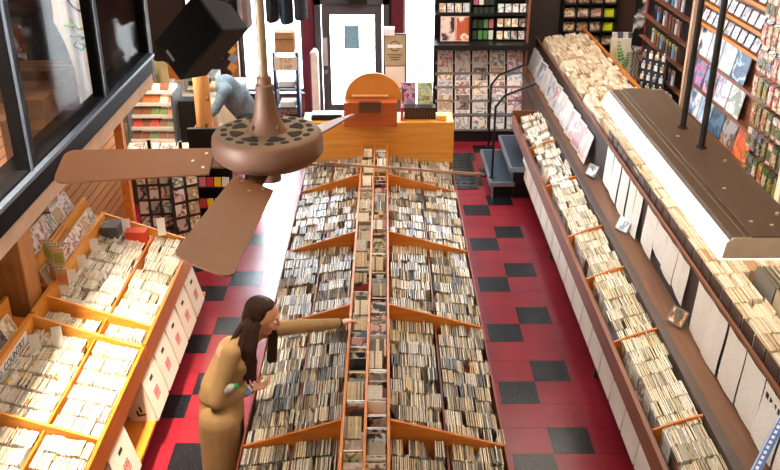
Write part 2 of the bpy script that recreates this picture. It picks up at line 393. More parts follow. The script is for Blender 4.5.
def island_cases():
    segs = [(DIV[i]+.012, (DIV[i+1] if i+1 < len(DIV) else YEND)-.012, i) for i in range(len(DIV))]
    for y0, y1, bi in segs:
        n = int((y1-y0)/.146); st = (y1-y0)/n
        for j in range(n):
            yc = y0+st*(j+.5)
            if px((0, yc, .9))[1] > 500: continue
            for side, col, a, b, zf in (('right', 'inner', SR+.012, .345, zR), ('right', 'outer', .365, XR-.012, zR), ('left', 'inner', -.545, SL-.012, zL), ('left', 'outer', XL+.012, -.565, zL)):
                pal = E_CENT if side == 'right' else [E_CENT[k] for k in (0, 2, 3, 4, 5, 5, 6, 7, 7, 8)]
                fill_row(a, b, zf, yc, 'island', (side, col, yc), edges=pal, lean=.42, skip=.03)
island_cases()
def isl_lab(c):
    side, col, yc = c[11]
    rows = sorted({k[11][2] for k in CASES if k[10] == 'island' and inframe((k[0], k[11][2]+.05, .9))})
    return side, col, yc, rows
_rows = sorted({k[11][2] for k in CASES if k[10] == 'island' and px((0, k[11][2], .93))[1] < 474})
def ridx(yc): return ORD[min(len(ORD)-1, max(0, min(range(len(_rows)), key=lambda i: abs(_rows[i]-yc))))]
emit_cases('island', 'cd_case', 'cd case',
    lambda c: f"thin CD case in {ridx(c[11][2])} row from the front, {c[11][1]} column, {c[11][0]} side of island",
    lambda c: f"CD cases in {ridx(c[11][2])} row, {c[11][1]} column, {c[11][0]} side of island",
    'CD cases packed in rows filling the far bays of the centre island')
# spine: short stacks of cases lying along the crest
def spine():
    y = 3.85; k = {0: 0, 1: 0}
    specs = []
    for side in (0, 1):
        y = 3.75
        xa, xb = (SL+.012, SM-.010) if side == 0 else (SM+.010, SR-.012)
        while y < 8.8:
            typ = random.choice(['block', 'block', 'cover', 'cover', 'tilt'])
            specs.append((side, y, xa, xb, typ)); y += {'block': U(.14, .16), 'cover': U(.05, .10), 'tilt': U(.1, .14)}[typ]
    fr = {0: [], 1: []}
    mats = E_CENT+COV; far = MB(); names = {'left': 0, 'right': 0}
    specs.sort(key=lambda q: q[1])
    cnt = {0: 0, 1: 0}
    for side, y, xa, xb, typ in specs:
        sd = ('left', 'right')[side]
        near = inframe((xa, y, 1.05)) and cnt[side] < 14
        w = xb-xa-.004; xm = (xa+xb)/2
        parts = []
        if typ == 'block':
            n = int(w/.0112); e = random.choice(E_CENT[:8]); tl = U(-.15, .15); rx = U(.1, .5)
            for i in range(n):
                parts.append((Matrix.Rotation(rx, 3, 'X') @ Matrix.Rotation(tl, 3, 'Y'), (xa+.008+i*.0112, y+.07, .915), (.0048, .07, .125), e if R() < .7 else random.choice(E_CENT), random.choice(COV), 'x'))
        else:
            n = random.randint(1, 3); rx = U(.3, .8) if typ == 'cover' else U(-.2, .3)
            for i in range(n):
                parts.append((Matrix.Rotation(-rx, 3, 'X'), (xm+U(-.004, .004), y+i*.014, .915), (w/2, .005, .125), random.choice(E_CENT), random.choice(COV), 'y'))
        groupname = f'CD cases on the crest, {sd} channel of the island'
        for M, T, (hx, hy, hz), e, cv, ax in parts:
            mi = [0, 0, 0, 1, 0, 1] if ax == 'x' else [0, 0, 1, 0, 1, 0]
            if near:
                o = MB().box(-hx, hx, -hy, hy, 0, hz, mi, M, T).build('crest_cd_case', [e, cv], org=T)
                tag(o, f"CD case in the {ORD[cnt[side]]} stack from the front, {sd} crest channel of the island", 'cd case', f"CD cases, {ORD[cnt[side]]} crest stack, {sd} channel")
            else:
                a, b2 = mats.index(e), mats.index(cv)
                far.box(-hx, hx, -hy, hy, 0, hz, [b2 if q else a for q in mi], M, T)
        if near: cnt[side] += 1
    tag(far.build('crest_cd_case', mats, org=(SM, 8, .915)), 'CD cases crowding the far crest channel between the island rails', 'cd case', kind='stuff')
spine()
# ------------------------------------------------------------------ left bins
LO, LI = -1.75, -2.49
zLB = lambda x: .765+(LO-x)/(LO-LI)*.19
def left_rack(y0, y1, divs, label):
    t = thing('cd_bin_rack', label, 'display rack', ((LO+LI)/2, (y0+y1)/2, 0))
    MB().box(LO-.012, LO+.012, y0, y1, .60, .785).build('front_rail', Mo, t)
    MB().prism([(LO-.26, .0), (LO-.29, .0), (LO-.29, .6), (LO-.26, .6)], 'y', y0, y1).build('kick_panel', Mo, t)
    for y in divs:
        MB().prism([(LO-.012, .55), (LI+.0, .55), (LI, 1.05), (LO-.012, .79)], 'y', y-.011, y+.011).build('divider', Molx, t)
    MB().box(-2.082, -2.068, y0, y1, .6, .865).build('lane_divider', Mo, t)
    MB().prism([(LO, .56), (LI, .56), (LI, .82), (LO, .635)], 'y', y0, y1).build('bin_floor', Mdk, t)
    MB().box(LI-.03, LI, y0, y1, 0, 1.06).build('back_panel', Mol, t)
    MB().box(-2.02, -1.68, y0, y1, .22, .25).build('lower_shelf', Mo, t)
    # two stepped ledges behind the bin
    ya = y0 if y0 < 5 else 5.82
    MB().prism([(LI-.03, .95), (LI-.03, 1.02), (LI-.16, 1.04), (LI-.16, .95)], 'y', ya, y1).build('lower_ledge', Mo, t)
    MB().box(LI-.175, LI-.15, ya, y1, 1.0, 1.2).build('ledge_rail', Mol, t)
    MB().prism([(LI-.175, 1.05), (LI-.175, 1.12), (LI-.45, 1.16), (LI-.45, 1.05)], 'y', ya, y1).build('upper_ledge', Mo, t)
    return t
rA = left_rack(2.6, 5.364, [4.32, 5.353], 'bright orange slanted CD bin rack nearest the viewer by the left wall')
rB = left_rack(5.39, 7.13, [5.64, 7.118], 'orange slanted CD bin rack further back along the left wall')
def left_cases():
    for ri, (y0, y1) in enumerate([(3.0, 4.305), (4.335, 5.34), (5.41, 5.62), (5.66, 7.10)]):
        n = max(1, int((y1-y0)/.147)); st = (y1-y0)/n
        for j in range(n):
            yc = y0+st*(j+.5)
            if ri == 3 and j == n-1: pass
            for col, a, b in (('aisle side', -2.062, LO-.02), ('wall side', LI+.015, -2.088)):
                if not (inframe((a, yc, .95), 30) or inframe((b, yc, .95), 30)): continue
                fill_row(a, b, zLB, yc, 'left', (ri, col, yc), edges=E_LEFT, covs=[COV[i] for i in (8, 3, 8, 8, 5, 9)], gap=(.001, .0035), lean=.3, bulk=.5, skip=.02)
left_cases()
_lr = sorted({k[11][2] for k in CASES if k[10] == 'left'})
def lidx(yc): return ORD[min(19, _lr.index(yc))]
emit_cases('left', 'cd_sleeve', 'cd case',
    lambda c: f"pale CD sleeve, {lidx(c[11][2])} row from the front, {c[11][1]} column, left bins",
    lambda c: f"CD sleeves in {lidx(c[11][2])} row, {c[11][1]}, left bins",
    'pale CD sleeves filling the further bays of the left orange bins')
# ------------------------------------------------------------------ right counter
zRB = lambda x: .80+(x-1.64)/(1.93-1.64)*.09
RY0, RY1 = 3.2, 10.72
def right_counter():
    t = thing('cd_bin_counter', 'long low CD bin counter with a brown front rail along the right aisle', 'display rack', (1.8, 7, 0))
    MB().box(1.60, 1.635, RY0, RY1, .64, .80).build('front_rail', Mrail, t, bevel=.004)
    MB().box(1.935, 2.0, RY0, 12.9, .70, .925).build('rear_rail', mat('dark_rail', '4a3a34', .45, var=.1), t, bevel=.004)
    MB().box(2.0, 2.2, RY0, 12.9, .80, .87).build('ledge', Mledge, t)
    MB().box(1.60, 1.94, RY1, RY1+.02, .6, .86).build('end_panel', Mrail, t)
    MB().prism([(1.63, .60), (1.94, .60), (1.94, .76), (1.63, .67)], 'y', RY0, RY1).build('bin_floor', Mdk, t)
    for i, y in enumerate([4.38, 5.39, 6.35, 7.15, 8.35, 9.5]):
        MB().prism([(1.64, .66), (1.935, .66), (1.935, .915), (1.80, .87), (1.64, .80)], 'y', y-.007, y+.007).build('divider', Mo, t)
    MB().box(1.93, 2.2, RY0, 12.9, 0, .8).build('carcass', Mdk, t)
    MB().box(1.675, 1.93, RY0, RY1, .225, .248).build('lower_shelf', Mdk, t)
    for y in (3.9, 6.1, 8.3, 10.6): MB().box(1.72, 1.93, y-.01, y+.01, 0, .225).build('support_panel', Mdk, t)
    return t
right_counter()
def record_counter():
    t = thing('record_bin_counter', 'upper bin counter full of cream record sleeves along the right side', 'display rack', (2.5, 7.5, 0))
    MB().box(2.2, 2.225, 3.0, 12.9, .87, 1.30).build('front_board', mat('dark_brown_board', '3a2a24', .6), t)
    MB().box(2.195, 2.215, 3.0, 12.9, 1.285, 1.31).build('board_rail', Mrail, t)
    MB().prism([(2.22, 0), (2.86, 0), (2.86, 1.17), (2.22, 1.12)], 'y', 3.0, 12.9).build('bin_floor', Mdk, t)
    MB().box(2.86, 2.88, 3.0, 12.9, 0, 1.42).build('back_board', Mdk, t)
    y = 3.4; tab = mat('brown_bin_front', '4c382e', .5)
    for i in range(26):
        MB().box(2.232, 2.24, y+.01, y+.178, 1.25, 1.385).build('compartment_front', tab, t); y += .193
    MB().box(2.86, 2.88, 3.0, 12.9, 1.42, 1.46).build('rear_rail', Mo, t)
    return t
record_counter()
def right_cases():
    n = int((RY1-3.6)/.147)
    for j in range(n):
        yc = 3.6+.147*(j+.5)
        if min(abs(yc-d) for d in (4.38, 5.39, 6.35, 7.15, 8.35, 9.5)) < .02: yc += .02
        far = yc > 8.2
        if R() < .75: CASES.append((1.668, yc, zRB(1.65)-.128, -.42, U(-.1, .1), .009, .142, .125, random.choice(E_CENT[3:7]), random.choice([COV[q] for q in (1, 2, 4, 9, 7, 0, 6)]), 'right', (0, 0, yc)))
        fill_row(1.69, 1.93, zRB, yc, 'right', (0, 0, yc), edges=E_RT if not far else [E_RT[i] for i in (1, 5, 5, 1, 3, 6)], covs=[COV[i] for i in (8, 3, 8, 4, 1, 8)], gap=(.001, .004),
                 lean=.35 if not far else .6, bulk=.5 if not far else .2, hv=.008 if not far else .02)
    z45 = lambda x: 1.375+(x-2.25)/.6*.06
    y = 3.5
    while y < 12.75:
        far = y > 8
        fill_row(2.25, 2.85 if y > 5.35 else 2.45, z45, y, 'records', (0, 0, y), w=.178, h=.18 if far else .16, th=(.003, .008), gap=(.001, .006), edges=E_45, covs=E_45, lean=.45, hv=.015 if far else .006, bulk=.25, skip=.04)
        y += .193
right_cases()
_rr = sorted({k[11][2] for k in CASES if k[10] == 'right' and inframe((1.8, k[11][2], .85))})
_qr = sorted({k[11][2] for k in CASES if k[10] == 'records' and inframe((2.3, k[11][2], 1.4))})
emit_cases('right', 'cd_wallet', 'cd case',
    lambda c: f"cream CD wallet in {ORD[min(19, _rr.index(c[11][2]) if c[11][2] in _rr else 0)]} row from the front of the right counter",
    lambda c: f"CD wallets in {ORD[min(19, _rr.index(c[11][2]) if c[11][2] in _rr else 0)]} row of the right counter",
    'cream and white CD wallets filling the rest of the low right counter')
emit_cases('records', 'record_sleeve', 'record',
    lambda c: f"cream paper single sleeve in {ORD[min(19, _qr.index(c[11][2]) if c[11][2] in _qr else 0)]} compartment from the front of upper right bin",
    lambda c: f"record sleeves in {ORD[min(19, _qr.index(c[11][2]) if c[11][2] in _qr else 0)]} compartment of upper right bin",
    'tan and cream paper record sleeves leaning in the far upper right bin')
# ------------------------------------------------------------------ ceiling fan
def fan():
    D = 2.477; c = Vector((0, 0, CH))+_ray(267, 130)*D; zt = c.z
    t = thing('ceiling_fan', 'bronze ceiling fan with brown blades hanging over the left aisle', 'ceiling fan', (c.x, c.y, zt-.12))
    MB().cyl((c.x, c.y, zt+.12), (c.x, c.y, 5.6), .0135, .0135, 16).build('downrod', mat('brass_rod', 'a08a6c', .45, .2, var=.15), t, smooth=True)
    MB().lathe([(.0, .155), (.018, .155), (.021, .15), (.021, .135), (.026, .13), (.026, .12), (.024, .112), (.028, .09), (.033, .055), (.041, .028), (.052, .010), (.058, .001)], (c.x, c.y, zt), 40).build('rod_collar', Mbronze, t, smooth=True)
    top = mat('dusty_bronze', '75604c', .6, .2, var=.12, scale=8)
    h = MB().lathe([(.0, .0), (.135, .0), (.148, -.004), (.155, -.014), (.157, -.03), (.157, -.062), (.150, -.070), (.146, -.074), (.128, -.088), (.0, -.09)], (c.x, c.y, zt), 64)
    hs = h.build('motor_housing', [Mbronze, top], t, smooth=True)
    for p in hs.data.polygons:
        p.material_index = 1 if p.center.z > zt-.003-ORG[t.name].z and abs(p.normal.z) > .8 else 0
    v = MB()
    for i in range(18):
        a = 2*PI*i/18; r = .122; ca, sa = math.cos(a), math.sin(a)
        pts = [(c.x+r*ca+(u*ca*.010-w*sa*.013), c.y+r*sa+(u*sa*.010+w*ca*.013)) for u, w in [(math.cos(q), math.sin(q)) for q in [2*PI*k/12 for k in range(12)]]]
        v.prism(pts, 'z', zt-.002, zt+.0012)
    for i in range(8):
        a = 2*PI*(i+.5)/8; ca, sa = math.cos(a), math.sin(a)
        pts = [(c.x+u*ca-w*sa, c.y+u*sa+w*ca) for u, w in [(.066, -.006), (.094, -.028), (.103, -.018), (.106, 0), (.103, .018), (.094, .028), (.066, .006)]]
        v.prism(pts, 'z', zt-.002, zt+.0016)
    v.build('vent_opening', mat('dark_vent', '1c1410', .9), t)
    for i in range(4):
        a = PI/4+i*PI/2
        MB().cyl((c.x+.05*math.cos(a), c.y+.05*math.sin(a), zt+.01), (c.x+.05*math.cos(a), c.y+.05*math.sin(a), zt+.024), .004).build('screw', Mbronze, t)
    MB().lathe([(.0, -.088), (.04, -.088), (.04, -.11), (.032, -.118), (.032, -.15), (.0, -.152)], (c.x, c.y, zt), 28).build('switch_hub', Mbronze, t, smooth=True)
    zb = zt-.088; SCR = mat('screw_head', 'd8c8b0', .3, .6)
    for k, a0 in enumerate((177.5, -97.5, -3.5, 74)):
        a = math.radians(a0)
        Mz = Matrix.Rotation(a, 3, 'Z'); P = Matrix.Rotation(math.radians(-20.5), 3, 'X'); Dr = Matrix.Rotation(math.radians(3.0 if k != 3 else 6.5), 3, 'Y')
        M = Mz @ Dr @ P; T = (c.x, c.y, zb)
        b = MB(); r0, r1, w0, w1 = .165, .615, .056, .071
        out = [(r0, -w0), (r1-.03, -w1)]+[(r1-.03+.03*math.sin(q), -w1+.03-.03*math.cos(q)) for q in (.4, .8, 1.2)]+[(r1, -w1+.032), (r1, w1-.032)]
        out += [(r1-.03+.03*math.cos(q), w1-.03+.03*math.sin(q)) for q in (.4, .8, 1.2)]+[(r1-.03, w1), (r0, w0)]
        n = len(out)
        b.add([(x, y, -.003) for x, y in out]+[(x, y, .003) for x, y in out], [list(range(n-1, -1, -1)), list(range(n, 2*n))]+[(i, (i+1) % n, (i+1) % n+n, i+n) for i in range(n)], 0, M, T)
        bl = b.build('blade', Mblade, t)
        ir = MB(); ir.box(.06, .20, -.022, .022, -.009, -.004, 0, M, T); ir.box(.17, .23, -.04, .04, -.008, -.004, 0, M, T); ir.build('blade_iron', Mbronze, bl)
        for x, y in ((.185, -.03), (.185, .03), (.22, 0)): MB().box(x-.004, x+.004, y-.004, y+.004, .003, .006, 0, M, T).build('blade_screw', SCR, bl)
fan()
# ------------------------------------------------------------------ hanging strip light
def strip_light():
    y0, y1 = 4.40, 7.36
    t = thing('hanging_strip_light', 'long brown hanging strip light with glowing white sides over the right bins', 'light fixture', (2.15, 5.9, 1.95))
    br = mat('brown_housing', '5c4632', .5, .1, var=.1, scale=2, stretch=(4, .5, 4))
    MB().prism([(1.935, 2.10), (1.915, 2.085), (1.925, 2.02), (2.39, 2.02), (2.395, 2.085), (2.375, 2.10)], 'y', y0, y1).build('housing', br, t)
    MB().box(2.035, 2.275, y0+.002, y1, 2.10, 2.112).build('centre_channel', br, t, bevel=.004)
    MB().box(2.0, 2.004, y0, y1, 2.10, 2.105).build('seam', mat('seam_edge', '8a7458', .5), t)
    em = emis('glowing_diffuser', 'fff3dc', 3.5)
    MB().prism([(1.912, 2.082), (1.868, 1.985), (1.875, 1.96), (2.44, 1.96), (2.447, 1.985), (2.398, 2.082), (2.39, 2.02), (1.92, 2.02)], 'y', y0+.012, y1-.012).build('diffuser', em, t)
    e = mat('end_plate_paint', 'c4ac8c', .5)
    for a, b in ((y0-.004, y0+.01), (y1-.01, y1+.004)):
        MB().prism([(1.935, 2.102), (1.898, 2.07), (1.885, 1.975), (2.43, 1.975), (2.42, 2.07), (2.377, 2.102)], 'y', a, b).build('end_plate', e, t)
    KO = mat('bare_knockout', 'd8cbb4', .4)
    rm = mat('rusty_black_pipe', '2a2420', .5, .3, var=.4, scale=14)
    for y in (5.86, 6.29):
        r = MB().cyl((2.222, y, 2.11), (2.222, y, 5.6), .0225, .0225, 16).build('hanging_pipe', rm, t, smooth=True)
        MB().cyl((2.222, y, 2.11), (2.222, y, 2.125), .04, .034, 16).build('flange', rm, r)
    for x, y in ((2.12, 5.1), (2.3, 4.72), (2.33, 4.6), (2.2, 4.55), (2.13, 6.1), (2.3, 5.6), (2.1, 4.6)):
        MB().cyl((x, y, 2.112 if 2.035 < x < 2.275 else 2.1), (x, y, 2.115), .011, .011, 10).build('knockout', KO, t)
strip_light()
# ------------------------------------------------------------------ things on the right ledge
PALEART = [cover('pale_art_'+str(i), c, s) for i, (c, s) in enumerate([
    (['f2f0ee', 'e2dedc', 'c8c4c8', 'f6f4f2'], 6), (['eef2f6', 'a8c0d8', 'f4f6f8', '8090a8'], 5), (['f4eae4', 'd8a890', 'f2ece8', '9c7c70'], 6),
    (['f0eee8', '98a4b4', 'e8e4e0', 'c0848c'], 7)])]
def lp(name, c, n, up, size, m, label, cat='record', group=None, th=.006, border=None):
    """flat square cover centred on c, facing n"""
    n = Vector(n).normalized(); up = Vector(up); x = up.cross(n).normalized(); y = n.cross(x)
    M = Matrix((x, y, n)).transposed(); w, h = (size if isinstance(size, tuple) else (size, size))
    mats = [Mwht if border is None else border, m]
    b = MB().box(-w/2, w/2, -h/2, h/2, -th, 0, 0, M, c); e = w*.06
    b.box(-w/2+e, w/2-e, -h/2+e, h/2-e, -.001, .0008, 1, M, c)
    return tag(b.build(name, mats), label, cat, group)
def ledge_things():
    al = math.radians(15)
    wds = ['plain white', 'pale blue', 'white and peach', 'white and grey-blue']
    for i in range(11):
        y = 8.93+i*.368; k = [2, 3, 2, 0, 0, 3, 1, 0, 1, 0, 0][i]
        n = Vector((-math.cos(al), -.02-.05*(i % 3), math.sin(al)))
        lp('album_sleeve', (2.115+.02, y, .875+.155), n, (0, 0, 1), .31, PALEART[k], f'{wds[k]} record sleeve leaning on the right ledge, {ORD[i]} counting from the hanging light', group='record sleeves leaning on the right ledge')
    lines, nt, b = _new('typed_sheet'); N = nt.nodes; L = nt.links
    tc = N.new('ShaderNodeTexCoord'); sp = N.new('ShaderNodeSeparateXYZ'); L.new(tc.outputs['Object'], sp.inputs[0])
    wv = N.new('ShaderNodeMath'); wv.operation = 'MULTIPLY'; wv.inputs[1].default_value = 110; L.new(sp.outputs[2], wv.inputs[0])
    fr = N.new('ShaderNodeMath'); fr.operation = 'FRACT'; L.new(wv.outputs[0], fr.inputs[0])
    lt = N.new('ShaderNodeMath'); lt.operation = 'LESS_THAN'; lt.inputs[1].default_value = .26; L.new(fr.outputs[0], lt.inputs[0])
    mp = N.new('ShaderNodeMapping'); mp.inputs['Scale'].default_value = (1, 60, 110); L.new(tc.outputs['Object'], mp.inputs[0])
    nz = N.new('ShaderNodeTexNoise'); nz.inputs['Scale'].default_value = 1.4; L.new(mp.outputs[0], nz.inputs['Vector'])
    gt = N.new('ShaderNodeMath'); gt.operation = 'GREATER_THAN'; gt.inputs[1].default_value = .46; L.new(nz.outputs[0], gt.inputs[0])
    mu = N.new('ShaderNodeMath'); mu.operation = 'MULTIPLY'; L.new(lt.outputs[0], mu.inputs[0]); L.new(gt.outputs[0], mu.inputs[1])
    mx = N.new('ShaderNodeMixRGB'); mx.inputs[1].default_value = s2l('f0e8dc'); mx.inputs[2].default_value = s2l('b4a898'); L.new(mu.outputs[0], mx.inputs[0])
    L.new(mx.outputs[0], b.inputs['Base Color']); b.inputs['Roughness'].default_value = .8
    ys = [3.62, 3.92, 4.22, 4.52, 4.84, 5.13]
    allp = [(y, .285, .40) for y in ys]+[(5.62, .26, .33), (5.89, .27, .30), (6.17, .27, .27), (6.45, .3, .36), (6.9, .2, .40), (7.12, .2, .38), (7.36, .26, .40), (7.66, .26, .38), (7.95, .26, .36)]
    allp.sort()
    for i, (y, w, h) in enumerate(allp):
        b = MB(); n = 6; vs = []; zt = 1.285; dz = U(-.012, .012); sk = U(-.03, .05)
        for j in range(n+1):
            v = j/n; z = zt-h*v; bulge = .006+.02*math.sin(v*PI*.5)**2*(1+.3*math.sin(i*2.1))
            for k in (0, .5, 1):
                vs.append((2.196-bulge-.006*math.sin(k*PI), y+w*k, z+dz*v+sk*v*k))
        fs = [(j*3+k, j*3+k+1, j*3+k+4, j*3+k+3) for j in range(n) for k in (0, 1)]
        b.add(vs, fs); o = b.build('printed_sheet', [lines])
        so = o.modifiers.new('thickness', 'SOLIDIFY'); so.thickness = .0012
        inv = inframe((2.19, y+w/2, 1.1))
        tag(o, f'white printed list sheet hanging on the right board, {ORD[i]} counting from the nearest', 'paper sheet', 'printed list sheets on the right board')
        if i == 1:
            m2 = MB()
            for q in range(4): m2.box(2.183, 2.186, y+.05+q*.055, y+.085+q*.055, 1.20, 1.235)
            m2.build('black_print', Mink, None); oo = bpy.data.objects[-1] if False else None
    for o in [x for x in bpy.data.objects if x.name.startswith('black_print')]:
        par = [x for x in bpy.data.objects if x.name.startswith('printed_sheet') and abs(x.location.y-(3.92+.142)) < .03][0]
        loc = o.location.copy(); o.parent = par; o.location = loc-par.location
    for nm, y, lab in (('first', 5.50, 'clear CD case with an orange label leaning below the printed sheets, nearest of three'), ('b', 7.10, 'pale CD case leaning on the brown ledge between printed sheets, middle of three'), ('c', 8.42, 'grey CD case leaning beside the record sleeves, furthest of three on the ledge')):
        n = Vector((-.75, -.45, .5)).normalized(); x = Vector((0, 0, 1)).cross(n).normalized(); yv = n.cross(x); M = Matrix((x, yv, n)).transposed(); T = (2.11, y, .945)
        t = thing('standing_cd', lab, 'cd case', T)
        MB().box(-.071, .071, -.062, .062, -.02, 0, 0, M, T).build('case', [mat('clear_case', '8c8a84', .2)], t)
        MB().box(-.055, .06, -.052, .052, 0, .001, 0, M, T).build('booklet', cover('booklet_art_'+nm, ['d8d4cc', '5c5c58', 'e08a3c' if nm == 'first' else 'b8b8b0', 'f0ece4'], 16), t)
ledge_things()
def box_label_front(t, M, T):
    pass
def left_boxes():
    red = mat('red_print', 'c8485a', .6); inner = mat('box_shadow_interior', '2a221c', .9)
    top = mat('white_cardboard', 'eadfd2', .7, var=.03)
    for i, (y, w) in enumerate([(3.86, .34), (4.36, .36), (5.2, .34), (5.57, .33), (5.93, .33), (6.30, .33), (6.67, .33)]):
        tl = math.radians(-14); T = (-1.66, y, .252); M = Matrix.Rotation(tl, 3, 'Y')
        t = thing('record_carton', f'white cardboard record carton with red print under the left bins, {ORD[i]} from the nearest', 'box', T, 'white record cartons under the left bins')
        d = .20; h = .345; b = MB()
        b.box(-.004, 0, 0, w, 0, h, 0, M, T); b.box(-d, -d+.004, 0, w, 0, h, 0, M, T); b.box(-d, 0, 0, .004, 0, h, 0, M, T); b.box(-d, 0, w-.004, w, 0, h, 0, M, T); b.box(-d, 0, 0, w, 0, .004, 0, M, T)
        b.build('carton', top, t)
        rec = MB()
        for k in range(9): rec.box(-d+.012+k*.02, -d+.022+k*.02, .01, w-.01, .01, h-.03+U(-.01, .01), k % 3, M, T)
        rec.build('records', [E_CENT[5], E_CENT[6], COV[4]], t)
        MB().box(.0, .0012, w/2-.035, w/2+.035, h*.74, h*.82, 0, M, T).build('hand_hole', inner, t)
        lg = MB()
        for k in range(3):
            yy = w/2-.05+k*.035
            lg.box(0, .0012, yy, yy+.008, h*.33, h*.53, 0, M, T); lg.box(0, .0012, yy+.018, yy+.026, h*.33, h*.53, 0, M, T); lg.box(0, .0012, yy, yy+.026, h*.42, h*.45, 0, M, T)
            lg.box(0, .0012, yy, yy+.026, h*.51, h*.53, 0, M, T)
        lg.box(0, .0012, w/2-.05, w/2+.05, h*.29, h*.31, 0, M, T); lg.build('red_logo', red, t)
        ink = MB(); ink.box(-.13, -.07, -.001, 0, .07, .085, 0, M, T); ink.box(-.13, -.115, -.001, 0, .085, .12, 0, M, T); ink.box(-.10, -.085, -.001, 0, .1, .15, 0, M, T); ink.build('black_handwriting', Mink, t)
left_boxes()
def right_boxes():
    wm = mat('white_box_board', 'f2e8da', .7, var=.04)
    for i in range(17):
        y = 3.98+i*.365
        tl = math.radians(5); T = (1.665, y, .25); M = Matrix.Rotation(tl, 3, 'Y')
        t = thing('storage_box', f'plain white storage box under the right counter rail, {ORD[i]} counting from the nearest', 'box', T, 'white storage boxes under the right counter')
        MB().box(0, .22, 0, .335, 0, .355, 0, M, T).build('box_body', wm, t, bevel=.003)
        MB().box(-.004, .224, -.004, .339, .31, .365, 0, M, T).build('lid', wm, t)
right_boxes()
# ------------------------------------------------------------------ far steps, handrails, mat
def steps():
    t = thing('platform_steps', 'two dark blue steps with light metal edges beside the right counter', 'steps', (1.6, 10.5, 0))
    tread = mat('daylit_blue_tread', '2f4256', .4, var=.25, scale=40); edge = mat('aluminium_edge', '98a4b0', .35, .6)  # tread lightened: daylight reflected off the steps is painted into its blue
    for (x0, x1, y0, y1, z) in ((1.27, 1.56, 9.93, 11.1, .2), (1.50, 1.90, 9.90, 11.1, .40)):
        b = MB().box(x0, x1, y0, y1, z-.05, z).build('tread', tread, t)
        MB().box(x0-.012, x0+.015, y0, y1, z-.05, z+.004).box(x0, x1, y0-.012, y0+.015, z-.05, z+.004).box(x0, x1, y1-.015, y1+.01, z-.05, z+.004).build('nosing', edge, b)
        MB().box(x0+.04, x1, y0+.03, y1, 0, z-.05).build('riser', Mblk, t)
steps()
def handrail(y, base, lab):
    p0 = Vector(base); t = thing('handrail', lab, 'handrail', p0)
    up = p0+Vector((0, 0, .92)); b = up+Vector((.10, 0, .12)); c = up+Vector((.46, 0, .27))
    MB().cyl(p0, up, .014, .014, 12).build('post', Mmet, t, smooth=True)
    MB().tube([up-Vector((0, 0, .02)), b, c], .014, 12).build('grab_bar', Mmet, t, smooth=True)
    MB().cyl(p0, p0+Vector((0, 0, .012)), .04).build('base_flange', Mmet, t)
handrail(0, (1.30, 10.09, .2), 'dark metal handrail rising from the blue step, nearer of the two')
handrail(0, (1.44, 11.76, 0), 'dark metal handrail behind the steps, further of the two')
def floor_mat():
    m = MB().box(.75, 1.16, 10.2, 11.3, .0, .012)
    for i in range(9):
        for j in range(4): m.box(.78+j*.09, .85+j*.09, 10.25+i*.115, 10.33+i*.115, .012, .018)
    tag(m.build('floor_mat', mat('black_rubber', '101214', .6)), 'black rubber ribbed mat on the floor beside the blue steps', 'mat')
floor_mat()
